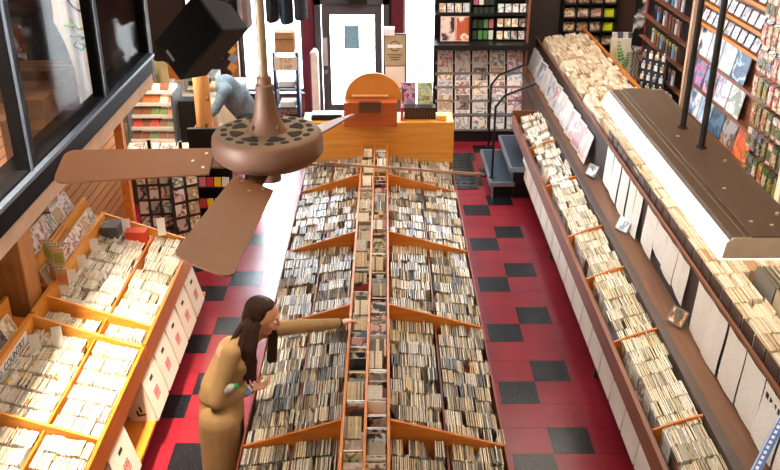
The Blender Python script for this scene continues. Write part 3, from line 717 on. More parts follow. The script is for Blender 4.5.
# ------------------------------------------------------------------ magazine wall
MAGC = [('pink', ['e07c9c', 'f4dce0', '8c3c5c', 'f8f0f0']), ('beige', ['e0ccac', 'f4ecdc', 'a88c6c', 'c8b090']), ('pale blue', ['b0ccdc', 'f0f4f8', '6c8ca8', 'f4f4f4']),
        ('red', ['c03434', 'f4ccc4', '6c1c1c', 'f0e8e4']), ('grey', ['c4c0c0', 'eeecec', '7c7878', 'dcd8d8']), ('dark', ['2c2428', '8c7c7c', '141214', 'c8b8b0']), ('teal', ['6cb0ac', 'dceeec', '386064', 'f4ece0']), ('yellow', ['e8cc64', 'f8f0d0', '98783c', 'f4e8e4'])]
MAGM = [cover('magazine_art_'+n.replace(' ', '_'), c, 13, .35) for n, c in MAGC]
MWHITE = mat('white_print', 'f4f4f4', .5)
def magazine_wall():
    t = thing('magazine_rack', 'tall black wall rack of magazines between the front window and the steps', 'magazine rack', (1.3, 12.4, 0))
    x0, x1 = .68, 1.98
    MB().box(x0, x1, 12.50, 12.54, 0, 2.6).build('back_panel', Mblk, t); MB().box(x0, x1, 12.0, 12.5, 0, .16).build('base', Mblk, t)
    MB().box(x0-.02, x1, 12.08, 12.5, 1.30, 1.37).build('thick_shelf', Mblk, t)
    for z in (1.73, 2.05): MB().box(x0, x1, 12.3, 12.5, z, z+.025).build('shelf', Mblk, t)
    MB().box(x1-.03, x1, 12.2, 12.5, 0, 2.6).build('side_post', Mrail, t)
    MB().box(1.155, 1.175, 12.25, 12.5, 1.37, 2.6).build('upright', Mblk, t)
    tiers = [(.17, 12.03), (.38, 12.10), (.56, 12.17), (.74, 12.24), (.92, 12.31), (1.06, 12.38)]
    tn = ['bottom', 'second lowest', 'third lowest', 'third highest', 'second highest', 'top']
    for k, (z, y) in enumerate(tiers):
        MB().box(x0+.02, x1-.03, y-.03, y-.025, z-.02, z+.02).build('tier_lip', mat('clear_lip', '8c8888', .2), t)
        MB().box(x0+.02, x1-.03, y-.03, y+.08, z-.03, z-.02).build('tier_shelf', Mblk, t)
        n = 5; sp = (x1-x0-.06)/n
        for i in range(n):
            ci = random.randrange(8); w = .215; x = x0+.035+sp*(i+.5); al = U(.15, .22)
            nn = Vector((U(-.03, .03), -math.cos(al), math.sin(al)))
            T = Vector((x, y+.035, z+.135))
            m = lp('magazine', T, nn, (0, 0, 1), (w, .285), MAGM[ci], f'{MAGC[ci][0]} magazine, {ORD[i]} from the left in the {tn[k]} tier of the wall rack', 'magazine', 'magazines in the wall rack', th=.005)
            if k == 5 and i in (0, 1, 4):
                Mf = frame(T+nn*.002+Vector((0, 0, .105)), (1, 0, 0), nn.cross(Vector((1, 0, 0))))
                text('MOJO' if i < 2 else 'UNCUT', .075, Mf, MWHITE, 'masthead', m)
    # upper shelf: two large magazines, small green packs, CDs
    art = [cover('portrait_art_dark', ['c8a8a0', '201820', '4c2c38', 'e8d4cc'], 6, .35), cover('portrait_art_orange', ['f0dcc8', 'e0904c', 'f4e8e0', 'b85c38'], 6, .35)]
    for i, (xx, lab) in enumerate(((.86, 'large magazine with a dark portrait cover on the black shelf, left of the pair'), (1.07, 'large magazine with an orange-haired portrait cover on the black shelf, right of the pair'))):
        lp('large_magazine', (xx, 12.28, 1.555), (0, -1, .12), (0, 0, 1), (.205, .34), art[i], lab, 'magazine', border=mat('pink_border', 'e8c4c4', .5))
    gm = [mat('green_pack', '4c8440', .4), mat('white_pack', 'd8e0d8', .4), mat('dark_pack', '2c3830', .4), mat('pink_pack', 'b86078', .4)]
    for r in range(7):
        for c in range(4):
            x = 1.215+c*.075; z = 1.39+r*.16; k = [0, 2, 2, 3, 2, 2, 1][(r+c*3) % 7] if r else (2 if c < 1 else [2, 0, 0, 1][c])
            tag(MB().box(x, x+.06, 12.36, 12.39, z, z+.12).build('small_pack', gm[k]), f"{['green', 'white', 'dark', 'pink'][k]} little pack, {ORD[c]} from left in {ORD[r]} row above the black shelf", 'pack', 'little packs hanging on the magazine wall')
    for r, z in enumerate((1.39, 1.565, 1.765, 2.08)):
        for c in range(4):
            x = 1.545+c*.102; k = random.randrange(8)
            lp('upright_cd', (x+.045, 12.33, z+.065), (0, -1, .1), (0, 0, 1), (.092, .125), MAGM[k], f'{MAGC[k][0]} CD, {ORD[c]} from left in {ORD[r]} row at the right of the magazine wall', 'cd case', 'CDs displayed on the magazine wall', border=Mblk)
    for c in range(4):
        k = (c*3+1) % 8
        lp('upright_cd', (.78+c*.11, 12.33, 1.835), (0, -1, .1), (0, 0, 1), (.1, .135), MAGM[k], f'{MAGC[k][0]} CD, {ORD[c]} from the left above the two large portrait magazines', 'cd case', 'CDs above the portrait magazines', border=Mblk)
magazine_wall()
def back_right():
    # CD cube shelf
    a = uy(563, 0, 13.2); b = uy(613, 46, 13.2); x0, x1 = a.x, b.x
    t = thing('cd_cube_shelf', 'black cube shelf of face-out CDs on the back wall', 'shelf', ((x0+x1)/2, 13.2, 0))
    MB().box(x0, x1, 13.34, 13.38, 0, 2.6).build('back_panel', Mblk, t)
    zs = [b.z+.03+.205*k for k in range(6)]; W = (x1-x0-.03)/4
    for k, z in enumerate(zs): MB().box(x0, x1, 13.12, 13.34, z-.022, z).build('shelf', Mblk, t)
    for c in range(5): MB().box(x0+c*W, x0+c*W+.022, 13.12, 13.34, 0, 2.6).build('upright', Mblk, t)
    warm = [('tan', ['d8a47c', 'f0d8b8', '7c4c30', 'e8c8a0']), ('salmon', ['c88470', 'e8c0a8', '6c3c34', 'f0d4c0']), ('brown', ['5c4438', '9c7c64', '2c201c', 'c0a088'])]
    wm = [cover('warm_art_'+n, c, 16) for n, c in warm]; ym = mat('acid_yellow', 'd8e020', .5)
    for k, z in enumerate(zs[:5]):
        for c in range(4):
            xm = x0+c*W+.011+W/2
            if c == 3 and k in (1, 2):
                lp('yellow_cd', (xm, 13.2, z+.06), (0, -1, .1), (0, 0, 1), (.15, .12), ym, f'acid yellow CD in the black cube shelf, {"lower" if k == 1 else "upper"} of the two', 'cd case', border=ym); continue
            kk = random.randrange(3)
            for q in (0, 1):
                lp('face_out_cd', (xm-.042+q*.084, 13.2+q*.01, z+.065), (0, -1, .12), (0, 0, 1), (.08, .125), wm[kk], f'{warm[kk][0]} CD in {ORD[k]} row up, {ORD[c]} column, {"left" if q == 0 else "right"} half, black cube shelf', 'cd case', 'face-out CDs in the black cube shelf', border=wm[(kk+q) % 3])
    # brown door
    a = uy(615, 34, 13.36)
    d = MB().box(a.x, a.x+1.0, 13.34, 13.39, 0, 2.6).build('door_2', mat('brown_door_paint', '4a342a', .5)); struct(d)
    MB().cyl((a.x+.1, 13.34, 1.0), (a.x+.1, 13.28, 1.0), .03).build('door_knob', Mmet, d)
    # patterned boards standing on a dark cabinet
    t = thing('display_cabinet', 'dark cabinet carrying the leaf pattern board at the far right', 'cabinet', (3.2, 11.7, 0))
    MB().box(2.93, 3.5, 11.5, 12.0, 0, .97).build('body', Mblk, t); MB().box(3.02, 3.4, 11.49, 11.5, .1, .85).build('door', Mmet, t)
    b = MB().box(2.975, 3.245, 11.52, 11.60, .97, 1.59, 0)
    bd = b.build('leaf_board', Mcream); tag(bd, 'cream board with yellow and green leaf pattern standing on the dark cabinet', 'board')
    gy = mat('yellow_leaf', 'cfc83c', .6); gg = mat('green_leaf', '3c9c3c', .6)
    lf = {0: MB(), 1: MB()}
    def sprig(cx, cz, L, ang, k, s=.036):
        for i in range(6):
            d = i/5*L; bx_ = cx+d*math.sin(ang); bz = cz+d*math.cos(ang)
            for sg in (-1, 1):
                an = ang+sg*.9; l = s*(1.2-.6*i/5)*1.4; w = l*.28
                u = (math.sin(an), math.cos(an)); v = (u[1], -u[0])
                pts = [(bx_, bz), (bx_+u[0]*l*.5+v[0]*w, bz+u[1]*l*.5+v[1]*w), (bx_+u[0]*l, bz+u[1]*l), (bx_+u[0]*l*.5-v[0]*w, bz+u[1]*l*.5-v[1]*w)]
                pts = [(min(3.24, max(2.98, p)), min(1.585, max(.975, q))) for p, q in pts]
                lf[k].prism(pts, 'y', 11.516, 11.521)
    sprig(3.12, 1.3, .24, -.25, 1); sprig(3.03, 1.05, .22, -.2, 0); sprig(3.0, 1.25, .2, .1, 0, .03); sprig(3.12, 1.02, .2, .25, 0, .045); sprig(3.17, 1.22, .18, .2, 1, .03); sprig(3.05, 1.0, .22, .5, 1, .03)
    lf[0].build('yellow_leaves', gy, bd); lf[1].build('green_leaves', gg, bd)
    z = MB().box(3.25, 3.48, 11.53, 11.61, .97, 1.54).build('zigzag_board', mat('grey_board', 'c8c0b4', .6)); tag(z, 'grey board with black zigzag stripes right of the leaf board', 'board')
    zz = MB()
    for s in range(5):
        x = 3.262+s*.042
        for i in range(14):
            za, zb = .98+i*.04, 1.02+i*.04; da = .02*(i % 2); db = .02*((i+1) % 2)
            zz.prism([(x+da, za), (x+da+.01, za), (x+db+.01, zb), (x+db, zb)], 'y', 11.526, 11.531)
    zz.build('zigzag_stripes', Mink, z)
    for i in range(7):
        tag(MB().box(2.98+i*.07, 3.04+i*.07, 11.54, 11.60, 1.59 if i < 4 else 1.54, 1.66 if i < 4 else 1.62).build('card_pack', Mgrey if i % 2 else E_CENT[7]), f'grey card pack on top of the patterned boards, {ORD[i]} from the left', 'pack', 'card packs on the patterned boards')
    # skateboard decks hanging on the wall
    def deck(x, y, z, rx, m, lab):
        pts = []
        for i in range(24):
            a = 2*PI*i/24; pts.append((.10*math.cos(a), .29*(1 if math.sin(a) > 0 else -1)+.10*math.sin(a)))
        M = Matrix.Rotation(rx, 3, 'Z'); b = MB(); n = len(pts)
        b.add([(u, -.006, v) for u, v in pts]+[(u, .006, v) for u, v in pts], [list(range(n)), list(range(2*n-1, n-1, -1))]+[(i, i+n, (i+1) % n+n, (i+1) % n) for i in range(n)], 0, M, (x, y, z))
        tag(b.build('skateboard_deck', m), lab, 'skateboard deck')
    a = uy(641, 22, 11.45); deck(a.x, 11.45, a.z, .15, cover('deck_grey', ['c8c4c0', '3c3c3c', 'e0dcd8', '1c1c1c'], 5), 'grey and white skateboard deck hanging above the zigzag board')
    a = uy(652, 26, 11.3); deck(a.x, 11.3, a.z, .15, cover('deck_red', ['30442c', 'b82c24', '1c1c1c', 'c83c30'], 6), 'dark skateboard deck with red flowers right of the grey deck')
    a = uy(661, 12, 11.15); deck(a.x, 11.15, a.z, .15, cover('deck_black', ['101014', '1c1c22', 'c8c8c8', '141418'], 6), 'black and white skateboard deck, rightmost of the three decks')
back_right()
# ------------------------------------------------------------------ right wall display
def right_wall():
    t = thing('record_wall_shelf', 'cream framed wall shelf with face-out records above the right bins', 'shelf', (3.3, 8, 0))
    MB().box(3.20, 3.355, 9.24, 9.30, 0, 3.4).build('end_post', wood('pale_post_wood', 'c8a07c', 'dcb894', 'z'), t)
    MB().box(3.0, 3.355, 6.18, 6.26, 0, 3.4).build('near_post', Mcream, t)
    MB().box(3.34, 3.355, 6.26, 9.24, .8, 3.4).build('back_panel', Mrail, t)
    zs = [1.35, 1.67, 1.99, 2.31, 2.52, 2.74, 2.96, 3.18]
    for z in zs: MB().box(3.24, 3.34, 6.26, 9.24, z-.02, z).box(3.235, 3.245, 6.26, 9.24, z-.02, z+.012).build('shelf', Mo if z > 2.2 else Mrail, t)
    A = lambda n, c, s=7: cover('wall_art_'+n, c, s, .3)
    rows = {2: [('black and white photo', A('a', ['e8e6e4', '1c1c1e', '8c8c8c', 'f0f0f0'])), ('plain pale blue', A('b', ['c8d4dc', 'd4dee4', 'e0e6ea', 'bccad4'])), ('pale grey-blue', A('c', ['d4dadc', 'c4ced4', 'e4e8ea', 'b4c0c8'])), ('blue photo', A('d', ['8ca8c0', '486078', 'c8d8e4', '5c7c98']))],
            1: [('purple and pink', A('e', ['9c4c8c', '4c8cb8', 'd88cb0', '6c4c7c'])), ('pink cross', A('f', ['c83c6c', '8cb0c8', '2c2c34', 'e8a0b8'])), ('pale lilac', A('g', ['c0bccc', 'e0dce4', '9890a8', 'f0ecf0'])), ('pale landscape', A('h', ['d8d8cc', 'a8b0a0', 'ecece4', '889080']))],
            0: [('white with blue silhouette', A('i', ['eef0f4', '3c5c8c', 'c0ccdc', 'f8f8fa'])), ('pale sky blue', A('j', ['a8c4d8', 'c8d8e4', '8cacc4', 'dce8f0'])), ('slate blue', A('k', ['3c5468', '4c6478', '2c4050', '60788c'])), ('brown and orange', A('l', ['6c4c3c', 'c8804c', '3c3034', 'a89c94'])), ('bright orange-red', A('m', ['c84c20', 'd8602c', 'b03c18', 'e07840']))]}
    rn = {0: 'bottom', 1: 'middle', 2: 'top'}
    for r, lst in rows.items():
        for i, (nm, m) in enumerate(lst):
            y = 9.03-i*.345-(.0 if r else -.02)
            lp('album', (3.285, y, zs[r]+.155), (-1, -.02, .16), (0, 0, 1), .31, m, f'{nm} album, {ORD[i]} from far end, {rn[r]} row of right wall', 'record', 'albums on the right wall', border=m)
    # small CDs on the two upper shelves
    for r, z in ((3, 2.31), (4, 2.52), (5, 2.74)):
        for i in range(13):
            k = [4, 5, 1, 4, 5, 7, 0, 4, 2, 1, 5, 4, 3][(i+r*2) % 13]
            lp('wall_cd', (3.29, 9.12-i*.17, z+.075), (-1, -.02, .35), (0, 0, 1), (.14, .125), MAGM[k], f'{MAGC[k][0]} CD, {ORD[i]} from far end of the {ORD[r-3]} small shelf, right wall', 'cd case', 'CDs on the small shelves of the right wall', border=Mblk)
    # hanging blister packs, nearer part
    col = [cover('pack_'+n, c, 30) for n, c in (('red', ['a02c28', 'd8c8b8', '7c2420', 'c04030']), ('tan', ['d0b088', '8c6448', 'e0d0b8', 'a87c58']), ('black', ['141012', '4c4438', '1c1818', '8c8868']), ('white', ['e0d8d0', 'a8988c', 'e8e4e0', 'c07c60']), ('orange', ['b86434', '5c3424', 'd8a078', 'e0c8b0']), ('yellow', ['2c2820', 'b89c34', '3c3424', '8c8040']), ('green', ['1c281c', '6c8c4c', '243020', '4c5c34']), ('violet', ['6c607c', '2c2430', 'b0a4b8', '4c4450']))]
    cn = ['red', 'tan', 'black', 'white', 'orange', 'yellow', 'green', 'violet']
    for r in range(8):
        z = 1.40+r*.22
        for i in range(9):
            y = 7.28-(0 if r in (3, 4, 5, 6, 7) else .07)-i*.11
            if y < 6.32: continue
            k = random.choice([2, 6, 5, 7, 3] if r < 3 else ([0, 2, 0, 1] if r in (3,) else [1, 4, 3, 0, 1]))
            b = MB(); b.box(3.15, 3.17, y, y+.085, z, z+.17, 0); b.cyl((3.16, y+.042, z+.16), (3.34, y+.042, z+.17), .003, .003, 6, 1); b.box(3.145, 3.15, y+.01, y+.075, z+.03, z+.12, 2)
            o = b.build('blister_pack', [col[k], Mmet, col[(k+3) % 8]])
            tag(o, f'{cn[k]} hanging pack, {ORD[i]} in {ORD[r]} row up beside the albums on the right wall', 'pack', 'hanging packs beside the albums')
    # far black peg wall
    t = thing('black_peg_wall', 'black peg wall with hanging packs beyond the cream post', 'display rack', (3.3, 10.4, 0))
    MB().box(3.32, 3.355, 9.4, 11.35, 0, 3.4).build('panel', Mblk, t)
    for r in range(8): MB().box(3.25, 3.32, 9.42, 11.3, 1.14+r*.27, 1.155+r*.27).build('hook_rail', Mrail, t)
    pk = [mat('peg_silver', 'b0b0b8', .3), mat('peg_blue', '5c84b0', .35), mat('peg_dark', '28242c', .4), mat('peg_brown', '6c4438', .4), mat('peg_olive', '8c8c3c', .4)]; pn = ['silver', 'blue', 'dark', 'brown', 'olive']
    for r in range(8):
        for i in range(9):
            y = 9.5+i*.115; k = random.choice([0, 1, 2, 2, 3, 0]); z = .98+r*.27
            b = MB(); b.box(3.17, 3.185, y, y+.07, z, z+.16, 0); b.box(3.165, 3.17, y, y+.07, z+.12, z+.16, 1); b.cyl((3.17, y+.035, z+.155), (3.32, y+.035, z+.16), .003, .003, 6, 2)
            tag(b.build('pegged_pack', [pk[k], pk[4] if r % 2 else pk[3], Mmet]), f'{pn[k]} pack, {ORD[i]} along {ORD[r]} row up on the black peg wall', 'pack', 'packs on the black peg wall')
    # black accessory easel
    a = uy(652, 92, 10.9); t = thing('accessory_easel', 'black board of small keyrings and badges standing at the far right', 'display stand', (3.1, 10.8, 0))
    M = Matrix.Rotation(math.radians(-52), 3, 'Z'); T = (3.03, 9.78, 0)
    MB().box(-.17, .17, -.012, .012, .0, 1.75, 0, M, T).build('board', Mblk, t)
    dots = MB(); its = MB()
    for r in range(8):
        for c in range(4):
            x = -.13+c*.085; z = .95+r*.125; dots.cyl(Vector((0, 0, 0)), Vector((0, 0, 0.001)), .001) if False else None
            MB().box(x-.008, x+.008, -.02, -.012, z, z+.016, 0, M, T).build('price_sticker', Mwht, t)
            MB().box(x-.02, x+.02, -.03, -.014, z-.07, z-.01, 0, M, T).build('keyring', [MAGM[6], MAGM[7], MAGM[4], MAGM[5]][(r+c) % 4], t)
right_wall()
# ------------------------------------------------------------------ things by the entrance
def entrance():
    t = thing('security_pedestal', 'white security pedestal standing in front of the glazed door', 'security gate', (-.9, 11, 0))
    MB().prism([(-.945, 0), (-.86, 0), (-.86, 1.52), (-.885, 1.57), (-.925, 1.57), (-.945, 1.52)], 'y', 10.9, 11.1).build('panel', mat('white_pedestal', 'e0dad4', .4), t)
    MB().box(-.958, -.945, 10.9, 11.1, 0, 1.54).build('edge_strip', Mgrey, t); MB().box(-1.02, -.8, 10.82, 11.18, 0, .03).build('foot', Mgrey, t)
    t = thing('magazine_stand', 'navy metal stand of free papers in front of the left window', 'display stand', (-1.41, 12.3, 0))
    for x in (-1.58, -1.26): MB().box(x-.02, x+.02, 12.2, 12.5, 0, 1.24).build('side_frame', Mnavy, t)
    for z in (.12, .42, .72):
        s = MB().box(-1.56, -1.28, 12.22, 12.5, z, z+.02).build('shelf', Mnavy, t)
        MB().box(-1.53, -1.31, 12.25, 12.48, z+.02, z+.09).build('free_papers', mat('newsprint', 'dcdce0', .8), s)
    s = MB().box(-1.57, -1.25, 12.16, 12.18, 1.0, 1.19).build('front_sign', Mpaper, t)
    Mf = frame((-1.41, 12.155, 1.135), (1, 0, 0), (0, 0, 1)); text('TAP', .10, Mf, mat('orange_letter', 'd8902c', .6), 'orange_lettering', s)
    Mf = frame((-1.41, 12.155, 1.045), (1, 0, 0), (0, 0, 1)); text('S HP', .09, Mf, mat('brown_letter', 'b87c3c', .6), 'brown_lettering', s)
    b = MB().box(-1.555, -1.285, 12.2, 12.45, 1.24, 1.52).build('cardboard_box', Mcard); tag(b, 'kraft cardboard box sitting on top of the navy stand', 'box')
    MB().box(-1.555, -1.285, 12.196, 12.2, 1.42, 1.435).build('box_seam', Mrail, b)
    t = thing('sign_stand', 'tan poster with a round emblem on a stand behind the island end', 'sign', (.11, 10.5, 0))
    MB().box(-.03, .25, 10.52, 10.54, 0, 1.88).build('stand_panel', Mgrey, t); MB().box(-.08, .3, 10.4, 10.7, 0, .03).build('base', Mgrey, t)
    p = MB().box(-.018, .228, 10.50, 10.52, 1.5, 1.86).build('tan_poster', mat('tan_poster_paper', 'b0a07c', .6, var=.06), t)
    rg = MB(); cx, cz = .105, 1.735
    for i in range(28):
        a, c = 2*PI*i/28, 2*PI*(i+1)/28
        rg.prism([(cx+.062*math.cos(a), cz+.062*math.sin(a)), (cx+.062*math.cos(c), cz+.062*math.sin(c)), (cx+.052*math.cos(c), cz+.052*math.sin(c)), (cx+.052*math.cos(a), cz+.052*math.sin(a))], 'y', 10.496, 10.5)
    rg.build('emblem_ring', Mink, p); MB().box(.015, .195, 10.494, 10.497, 1.715, 1.755).build('emblem_banner', MWHITE, p)
    l = MB()
    for k, w in enumerate((.09, .07, .05)): l.box(cx-w, cx+w, 10.497, 10.5, 1.625-k*.03, 1.635-k*.03)
    l.build('small_print', Mink, p)
    MB().box(-.01, .225, 10.50, 10.52, 1.22, 1.485).build('white_notice', Mpaper, t)
    b = MB().box(-.03, .10, 10.42, 10.55, 1.88, 1.96).build('card_printer', mat('white_plastic', 'e4e4e8', .4)); tag(b, 'small white plastic device on top of the tan poster stand', 'device')
    # on top of the island end cabinet
    z0 = 1.29
    for i, (x0, k, lab) in enumerate(((.155, 0, 'pink magazine leaning upright behind the black crate, left of the pair'), (.335, 7, 'yellow and green magazine leaning upright behind the black crate, right of the pair'))):
        lp('standing_magazine', (x0+.085, 9.27, z0+.185), (0, -1, .12), (0, 0, 1), (.165, .31), cover('stand_art_'+str(i), [['c87090', '7c88b0', 'e0b0c0', '5c3c6c'], ['c8b478', '9cc8a8', 'e8d8b0', '7c8c5c']][i], 16), lab, 'magazine', border=MAGM[k])
        MB().box(x0+.02, x0+.15, 9.255, 9.259, z0+.275, z0+.315).build('pink_masthead', mat('masthead_'+str(i), ['e04c84', 'c8606c'][i], .5), bpy.data.objects['standing_magazine' if i == 0 else 'standing_magazine.001']) if False else None
    c = MB().box(.195, .53, 9.06, 9.20, z0, z0+.12)
    c.build('black_crate', mat('black_slatted', '1c1410', .6), None); o = bpy.data.objects['black_crate']; tag(o, 'black crate on the far end cabinet of the island', 'crate')
    s = MB()
    for i in range(10): s.box(.205+i*.032, .225+i*.032, 9.054, 9.06, z0+.012, z0+.108)
    s.build('slats', Mdk, o)
    tag(MB().box(.54, .64, 9.02, 9.14, z0, z0+.045).build('yellow_tray', mat('yellow_card', 'e8b020', .5)), 'small yellow tray right of the black crate', 'tray')
    b = MB().box(-.80, -.47, 9.02, 9.2, z0, z0+.05).build('dark_tray', Mmet); tag(b, 'flat dark tray on the left of the island end cabinet', 'tray')
    MB().box(-.79, -.48, 9.03, 9.19, z0+.05, z0+.056).build('tray_top', Mblk, b)
    tag(MB().box(.155, .18, 9.0, 9.12, z0, z0+.14).build('red_box', mat('red_card', 'b82838', .5)), 'narrow red and white box beside the round crest', 'box')
    # hanging shirts over the entrance
    rod = MB().cyl((-3.0, 10.6, 2.62), (-.85, 10.6, 2.62), .012).build('clothes_rail', Mmet); tag(rod, 'horizontal clothes rail holding the dark shirts near the entrance', 'clothes rail')
    for i in range(9):
        x = -2.34+i*.165
        if i in (5,): continue
        z1 = 2.61; L = [.72, .78, .80, .74, .66, 0, .58, .60, .55][i]
        t = thing('hanging_shirt', f'{"dark" if i != 4 else "greyish pink"} shirt hanging on the rail near the entrance, {ORD[i]} from the left', 'shirt', (x, 10.6, z1-L), 'shirts hanging near the entrance')
        m = mat('shirt_cloth_'+str(i), ['101014', '16181e', '0e1016', '1a1c22', '8c7878', '0', '14161e', '1c2838', '101218'][i] if i != 4 else '80706c', .9)
        w = .075
        b = MB(); rr = []
        prof = [(0, .03), (.04, .09), (.10, .2), (.16, .24), (.3, .21), (L, .22)]
        vs = []
        for d, hw in prof:
            for q in range(12):
                a = 2*PI*q/12; vs.append((x+w*math.cos(a)*(.5+.5*min(1, d*6))*(1+.15*math.sin(q*2.3+i)), 10.6+hw*math.sin(a), z1-d))
        fs = [(j*12+q, (j+1)*12+q, (j+1)*12+(q+1) % 12, j*12+(q+1) % 12) for j in range(len(prof)-1) for q in range(12)]+[[q for q in range(11, -1, -1)], [60+q for q in range(12)]]
        b.add(vs, fs); b.build('garment', m, t, smooth=True)
        MB().tube([(x, 10.6, 2.61), (x, 10.6, 2.66)], .004, 6).build('hanger', Mmet, t)
entrance()
#@@PART3
# ------------------------------------------------------------------ mezzanine office behind glass
def mezzanine():
    X = -2.1
    struct(bx('trim_6', Mplas, -2.34, -2.10, 1.0, 7.75, 2.04, 2.155))
    dk = mat('black_window_frame', '08080b', .6, 0, var=.2, spec=.08)
    struct(MB().box(-2.34, -2.09, 1.0, 7.75, 2.155, 2.30).build('trim_7', dk))
    struct(MB().box(-2.12, -2.06, 1.0, 7.75, 2.30, 2.325).build('trim_8', mat('daylit_metal_sill', '3c4656', .4, .2, var=.2)))  # blue daylight on the dark sill frame, put into its colour
    struct(bx('floor', mat('office_floor', '4a3428', .7), -4.6, -2.34, 1.0, 7.9, 2.1, 2.2))
    struct(bx('wall_office_end', mat('office_dark_panel', '3c2420', .6, var=.3, scale=3), -4.6, -2.1, 7.78, 7.86, 2.065, 5.6))
    mbk, nt, b = _new('office_brick'); N = nt.nodes; L = nt.links; br = N.new('ShaderNodeTexBrick'); br.inputs['Scale'].default_value = 4
    br.inputs['Color1'].default_value = s2l('8a5a40'); br.inputs['Color2'].default_value = s2l('b08468'); br.inputs['Mortar'].default_value = s2l('5c4638')
    tcc = N.new('ShaderNodeTexCoord'); mp = N.new('ShaderNodeMapping'); mp.inputs['Rotation'].default_value = (PI/2, 0, 0)
    L.new(tcc.outputs['Object'], mp.inputs[0]); L.new(mp.outputs[0], br.inputs['Vector']); L.new(br.outputs[0], b.inputs['Base Color']); b.inputs['Roughness'].default_value = .85
    struct(bx('wall_office_pier', mbk, -3.3, -2.36, 4.95, 5.15, 2.2, 5.6)); struct(bx('wall_office_back', mbk, -4.6, -4.5, 1.0, 7.9, 2.2, 5.6))
    g = glassm('office_glass', .0, fs=.05, rough=.04)
    for i, (a, c) in enumerate(((1.6, 3.35), (3.42, 4.84), (4.96, 6.34), (6.46, 7.70))):
        f = MB(); w = .05
        f.box(-2.17, -2.10, a-.06, a+w-.04, 2.285, 5.5); f.box(-2.17, -2.10, c-w+.04, c+.06, 2.285, 5.5); f.box(-2.17, -2.10, a, c, 2.285, 2.345); f.box(-2.17, -2.1, a, c, 5.4, 5.5)
        fr = struct(f.build('window_'+str(4+i), dk))
        MB().box(-2.145, -2.14, a, c, 2.34, 5.4).build('pane', g, fr)
        MB().box(-2.098, -2.09, c+.015, c+.04, 2.285, 5.5).build('edge_strip', mat('daylit_edge_strip', '465064', .45, .2), fr)  # strip colour paints daylight reflected along one face of the mullion
    # paper banner with scribbles
    P = [ux(x, y, -2.26) for x, y in ((50, -14), (80, -14), (97, 90), (88, 100), (81, 104), (75, 70), (66, 45), (54, 22))]
    b = MB().prism([(p.y, p.z) for p in P], 'x', -2.262, -2.258); o = b.build('paper_banner', mat('banner_white', 'eef0f6', .7)); tag(o, 'white paper banner with purple, green and teal scribbles behind the office glass', 'banner')
    def scrib(nm, pts, m):
        q = [ux(x, y, -2.256) for x, y in pts]; mb = MB()
        mb.tube(q, .008, 6); mb.build(nm, m, o)
    scrib('purple_scribble', [(66, -2), (72, 6), (79, 11), (86, 9)], mat('purple_marker', '9068c0', .6))
    scrib('green_scribble', [(64, 25), (73, 26), (70, 20), (78, 29), (87, 28), (84, 24)], mat('green_marker', '8cc83c', .6))
    scrib('teal_scribble', [(70, 36), (79, 35), (84, 38), (77, 41), (74, 46), (82, 50), (86, 46), (79, 43)], mat('teal_marker', '5cb0c8', .6))
    # television and cartons on the office floor
    t = thing('television', 'old black television with a bluish picture behind the office glass', 'television', (-3.25, 7.45, 2.2))
    MB().box(-3.62, -2.95, 7.35, 7.65, 2.2, 2.74).build('body', Mblk, t); MB().box(-3.54, -3.03, 7.335, 7.35, 2.32, 2.68).build('screen', cover('tv_picture', ['2c1c18', '9ca8c4', 'd8e0f0', '6c3c30'], 4, .2), t)
    for i, (x0, x1, y0, y1, z0, z1, lab) in enumerate(((-3.0, -2.42, 6.0, 6.5, 2.2, 2.42, 'large low brown cardboard box behind the office glass'), (-2.95, -2.5, 6.55, 6.9, 2.2, 2.34, 'flat brown cardboard box furthest from the brick pier in the office'), (-2.95, -2.45, 6.56, 6.88, 2.345, 2.48, 'brown cardboard box stacked on the flat box in the office'), (-2.75, -2.45, 5.4, 5.8, 2.2, 2.46, 'small brown cardboard box beside the office brick pier'))):
        b = bx('cardboard_box', mat('office_carton', '74543e', .8), x0, x1, y0, y1, z0, z1); tag(b, lab, 'box'); MB().box(x0, x1, (y0+y1)/2-.02, (y0+y1)/2+.02, z1, z1+.002).build('packing_tape', Mledge, b)
mezzanine()
# ------------------------------------------------------------------ hanging speaker
def speaker():
    C = Vector((-1.11, 5.3, 3.01)); t = thing('hanging_speaker', 'black wedge loudspeaker hanging in front of the office window', 'loudspeaker', C)
    ez = Vector((-.02, -.86, .38)).normalized()                   # the baffle looks down the shop towards the bins
    ez = (ez+Vector((-.42, 0, -.12))).normalized()
    up = Vector((.78, .12, .62)); ey = (up-ez*up.dot(ez)).normalized(); ex = ey.cross(ez)
    M = Matrix((ex, ey, ez)).transposed(); b = MB(); h = .215
    pr_ = [(-.15, .14), (.15, .14), (.10, -.17), (-.10, -.17)]
    b.add([(x, -h, z) for x, z in pr_]+[(x, h, z) for x, z in pr_], [(0, 1, 2, 3), (7, 6, 5, 4), (4, 5, 1, 0), (5, 6, 2, 1), (6, 7, 3, 2), (7, 4, 0, 3)], 0, M, C)
    b.build('cabinet', mat('black_speaker_shell', '07080a', .6, var=.2, spec=.2), t, bevel=.012)
    MB().box(-.135, .135, -.20, .20, .138, .148, 0, M, C).build('grille', mat('speaker_grille', '050506', .9, spec=.1), t)
    MB().tube([C+Vector((0, 0, .1)), C+Vector((0, .05, .35)), (C.x, C.y+.05, 5.6)], .014, 8).build('bracket', Mblk, t)
    MB().tube([C+Vector((0, .1, .15)), C+Vector((-.1, .3, .4)), C+Vector((-.2, .5, .9))], .005, 6).build('cable', mat('grey_cable', 'a8a49c', .5), t)
    MB().box(-.04, .04, -.17, -.155, .148, .151, 0, M, C).build('badge', Mgrey, t)
speaker()
